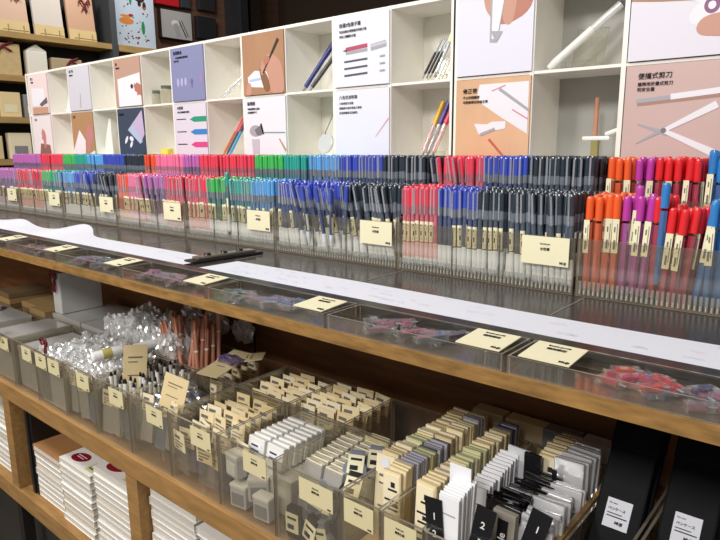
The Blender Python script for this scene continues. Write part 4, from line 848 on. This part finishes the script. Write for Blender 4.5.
# illustrated poster on a low wood block
e = MB().box(0, .01, 0, .355, 0, .52, mat('poster_blue', 'c4d4e6', .5)).build('illustrated_poster'); e.location = (WX+.02, 2.47+.035, .742); tag(e, 'pale blue poster with small red, green and orange drawings', 'poster')
rp = random.Random(3)
for nm, c, items in (('red_drawings', 'b8343c', [(.06,.36,.05,.06),(.12,.33,.03,.03),(.05,.45,.05,.05),(.14,.22,.04,.02)]), ('green_drawings', '2f8a5a', [(.15,.30,.025,.14),(.19,.44,.02,.06),(.24,.10,.03,.10)]), ('orange_drawings', 'd8883a', [(.06,.16,.12,.05),(.07,.21,.10,.02)]), ('dark_drawings', '3a2a2a', [(.20,.33,.08,.05),(.22,.30,.03,.04),(.26,.28,.03,.06)])):
    mb = MB()
    for (y, z, w, h) in items: mb.poly(ell(y+w/2, z+h/2, w/2, h/2, 0, 10), mat('print_'+nm, c, .5), .001, Matrix(((0,0,1,.0101),(1,0,0,0),(0,1,0,0),(0,0,0,1))))
    for _ in range(14):
        y, z = rp.uniform(.05, .30), rp.uniform(.03, .10) if nm == 'dark_drawings' else rp.uniform(.05, .48)
        mb.poly(ell(y, z, .007, .006, 0, 6), mat('print_'+nm, c, .5), .001, Matrix(((0,0,1,.0103),(1,0,0,0),(0,1,0,0),(0,0,0,1))))
    mb.build(nm, e)
o = MB().bbox(WX-.09, WX+.11, 2.505, 2.87, .69, .738, SW, .003).build('wall_shelf'); tag(o, 'pale wood ledge under the illustrated poster', 'ledge')
# framed items on the walnut wall
def frame(y0, y1, z0, z1, m, label, art=None):
    e = MB().bbox(0, .05, 0, y1-y0, 0, z1-z0, m, .004).build('wall_box'); e.location = (WX-.115, y0, z0); tag(e, label, 'box', 'boxes displayed on the walnut wall')
    MB().box(.0502, .0512, .004, y1-y0-.004, .004, z1-z0-.004, art or m).build('front_face', e); return e
fr = frame(2.98, 3.27, .865, 1.085, mat('box_edge_dark', '3a2a2c', .5), 'pale grey box with a silver gadget picture on walnut wall', mat('box_paleg', 'b8b8b8', .5))
Mx = Matrix(((0,0,1,.0513),(1,0,0,0),(0,1,0,0),(0,0,0,1)))
MB().poly(ell(.13, .12, .035, .025, 0, 16), PW, .001, Mx).poly(bar(.13, .12, .16, .02, .022), PG, .0012, Mx).poly(bar(.17, .14, .23, .02, .004), INKB, .0012, Mx).poly(bar(.19, .15, .25, .03, .003), INKB, .0012, Mx).build('gadget_picture', fr)
frame(2.95, 3.16, 1.115, 1.35, mat('box_red', 'c8202c', .4), 'red box above the grey gadget box')
frame(3.18, 3.27, 1.12, 1.35, mat('box_slate', '3a3f45', .4), 'slate box beside the red one')
frame(3.33, 3.52, .90, 1.08, mat('box_dark', '26282c', .4), 'dark box lower on walnut wall')
frame(3.36, 3.52, 1.13, 1.35, mat('box_dark2', '2e2c30', .4), 'dark box upper on walnut wall')
struct('trim_1', -4.62, -4.40, 3.66, 3.74, -1.45, 2.0, mat('post_dark', '2c2c30', .3, .5))
struct('trim_2', -4.62, -4.42, 3.80, 3.90, -1.45, 2.0, mat('post_brown', '2a221c', .4, .4))

# ================================================================== lights, world, camera
def area(name, loc, size, power, col=(1, .95, .88), target=None, sy=None, spread=None):
    l = bpy.data.lights.new(name, 'AREA'); l.energy = power; l.color = col; l.size = size
    if sy: l.shape = 'RECTANGLE'; l.size_y = sy
    if spread: l.spread = spread
    o = bpy.data.objects.new(name, l); COL.objects.link(o); o.location = loc
    d = Vector(target or (loc[0], loc[1], loc[2]-1))-Vector(loc); o.rotation_euler = d.to_track_quat('-Z', 'Y').to_euler(); return o
area('ceiling_lamp', (-.5, -.4, 1.70), .8, 12, (1, .99, .985), target=(-.7, .9, -.3), sy=.3)
area('ceiling_lamp', (-1.9, -.3, 1.75), .8, 14, (1, .99, .98), target=(-1.9, 1.0, -.2), sy=.3)
area('ceiling_lamp', (-3.3, -.1, 1.75), .6, 26, (1, .95, .87), target=(-2.9, 1.2, 0), sy=.3)
area('ceiling_lamp', (.1, -1.9, 1.55), .5, 38, (1, .97, .93), target=(-.6, .7, -.4))
area('ceiling_lamp', (-1.6, -1.9, 1.55), .5, 38, (1, .97, .92), target=(-1.5, .7, -.4))
area('ceiling_lamp', (-3.6, 2.4, 1.7), .4, 12, target=(-4.5, 2.1, .7))
w = bpy.data.worlds.new('world'); bpy.context.scene.world = w; w.use_nodes = True
w.node_tree.nodes['Background'].inputs[0].default_value = (1, .95, .9, 1); w.node_tree.nodes['Background'].inputs[1].default_value = .25
cam = bpy.data.cameras.new('camera'); co = bpy.data.objects.new('camera', cam); COL.objects.link(co); bpy.context.scene.camera = co
cam.sensor_width = 36; cam.lens = 31.0; cam.clip_start = .01
Rw = Vector((0.76513724, 0.64381862, -0.00791078)); Dn = Vector((0.12038159, -0.15511393, -0.98053452)); Fw = Vector((-0.63251345, 0.74929117, -0.19618735))
M = Matrix((Rw, -Dn, -Fw)).transposed().to_4x4(); co.matrix_world = M
# protos out, scene lifted onto the floor
for p in PROTOS:
    for ch in KIDS.get(p.name, []): bpy.data.objects.remove(ch)
for p in PROTOS: bpy.data.objects.remove(p)
for o in COL.objects:
    if o.parent is None: o.location.z += H
sc = bpy.context.scene
sc.view_settings.view_transform = 'Standard'; sc.view_settings.look = 'None'; sc.view_settings.gamma = 1; sc.view_settings.use_curve_mapping = False
sc.view_settings.exposure = 0.18
sc.cycles.transparent_max_bounces = 40; sc.cycles.max_bounces = 8
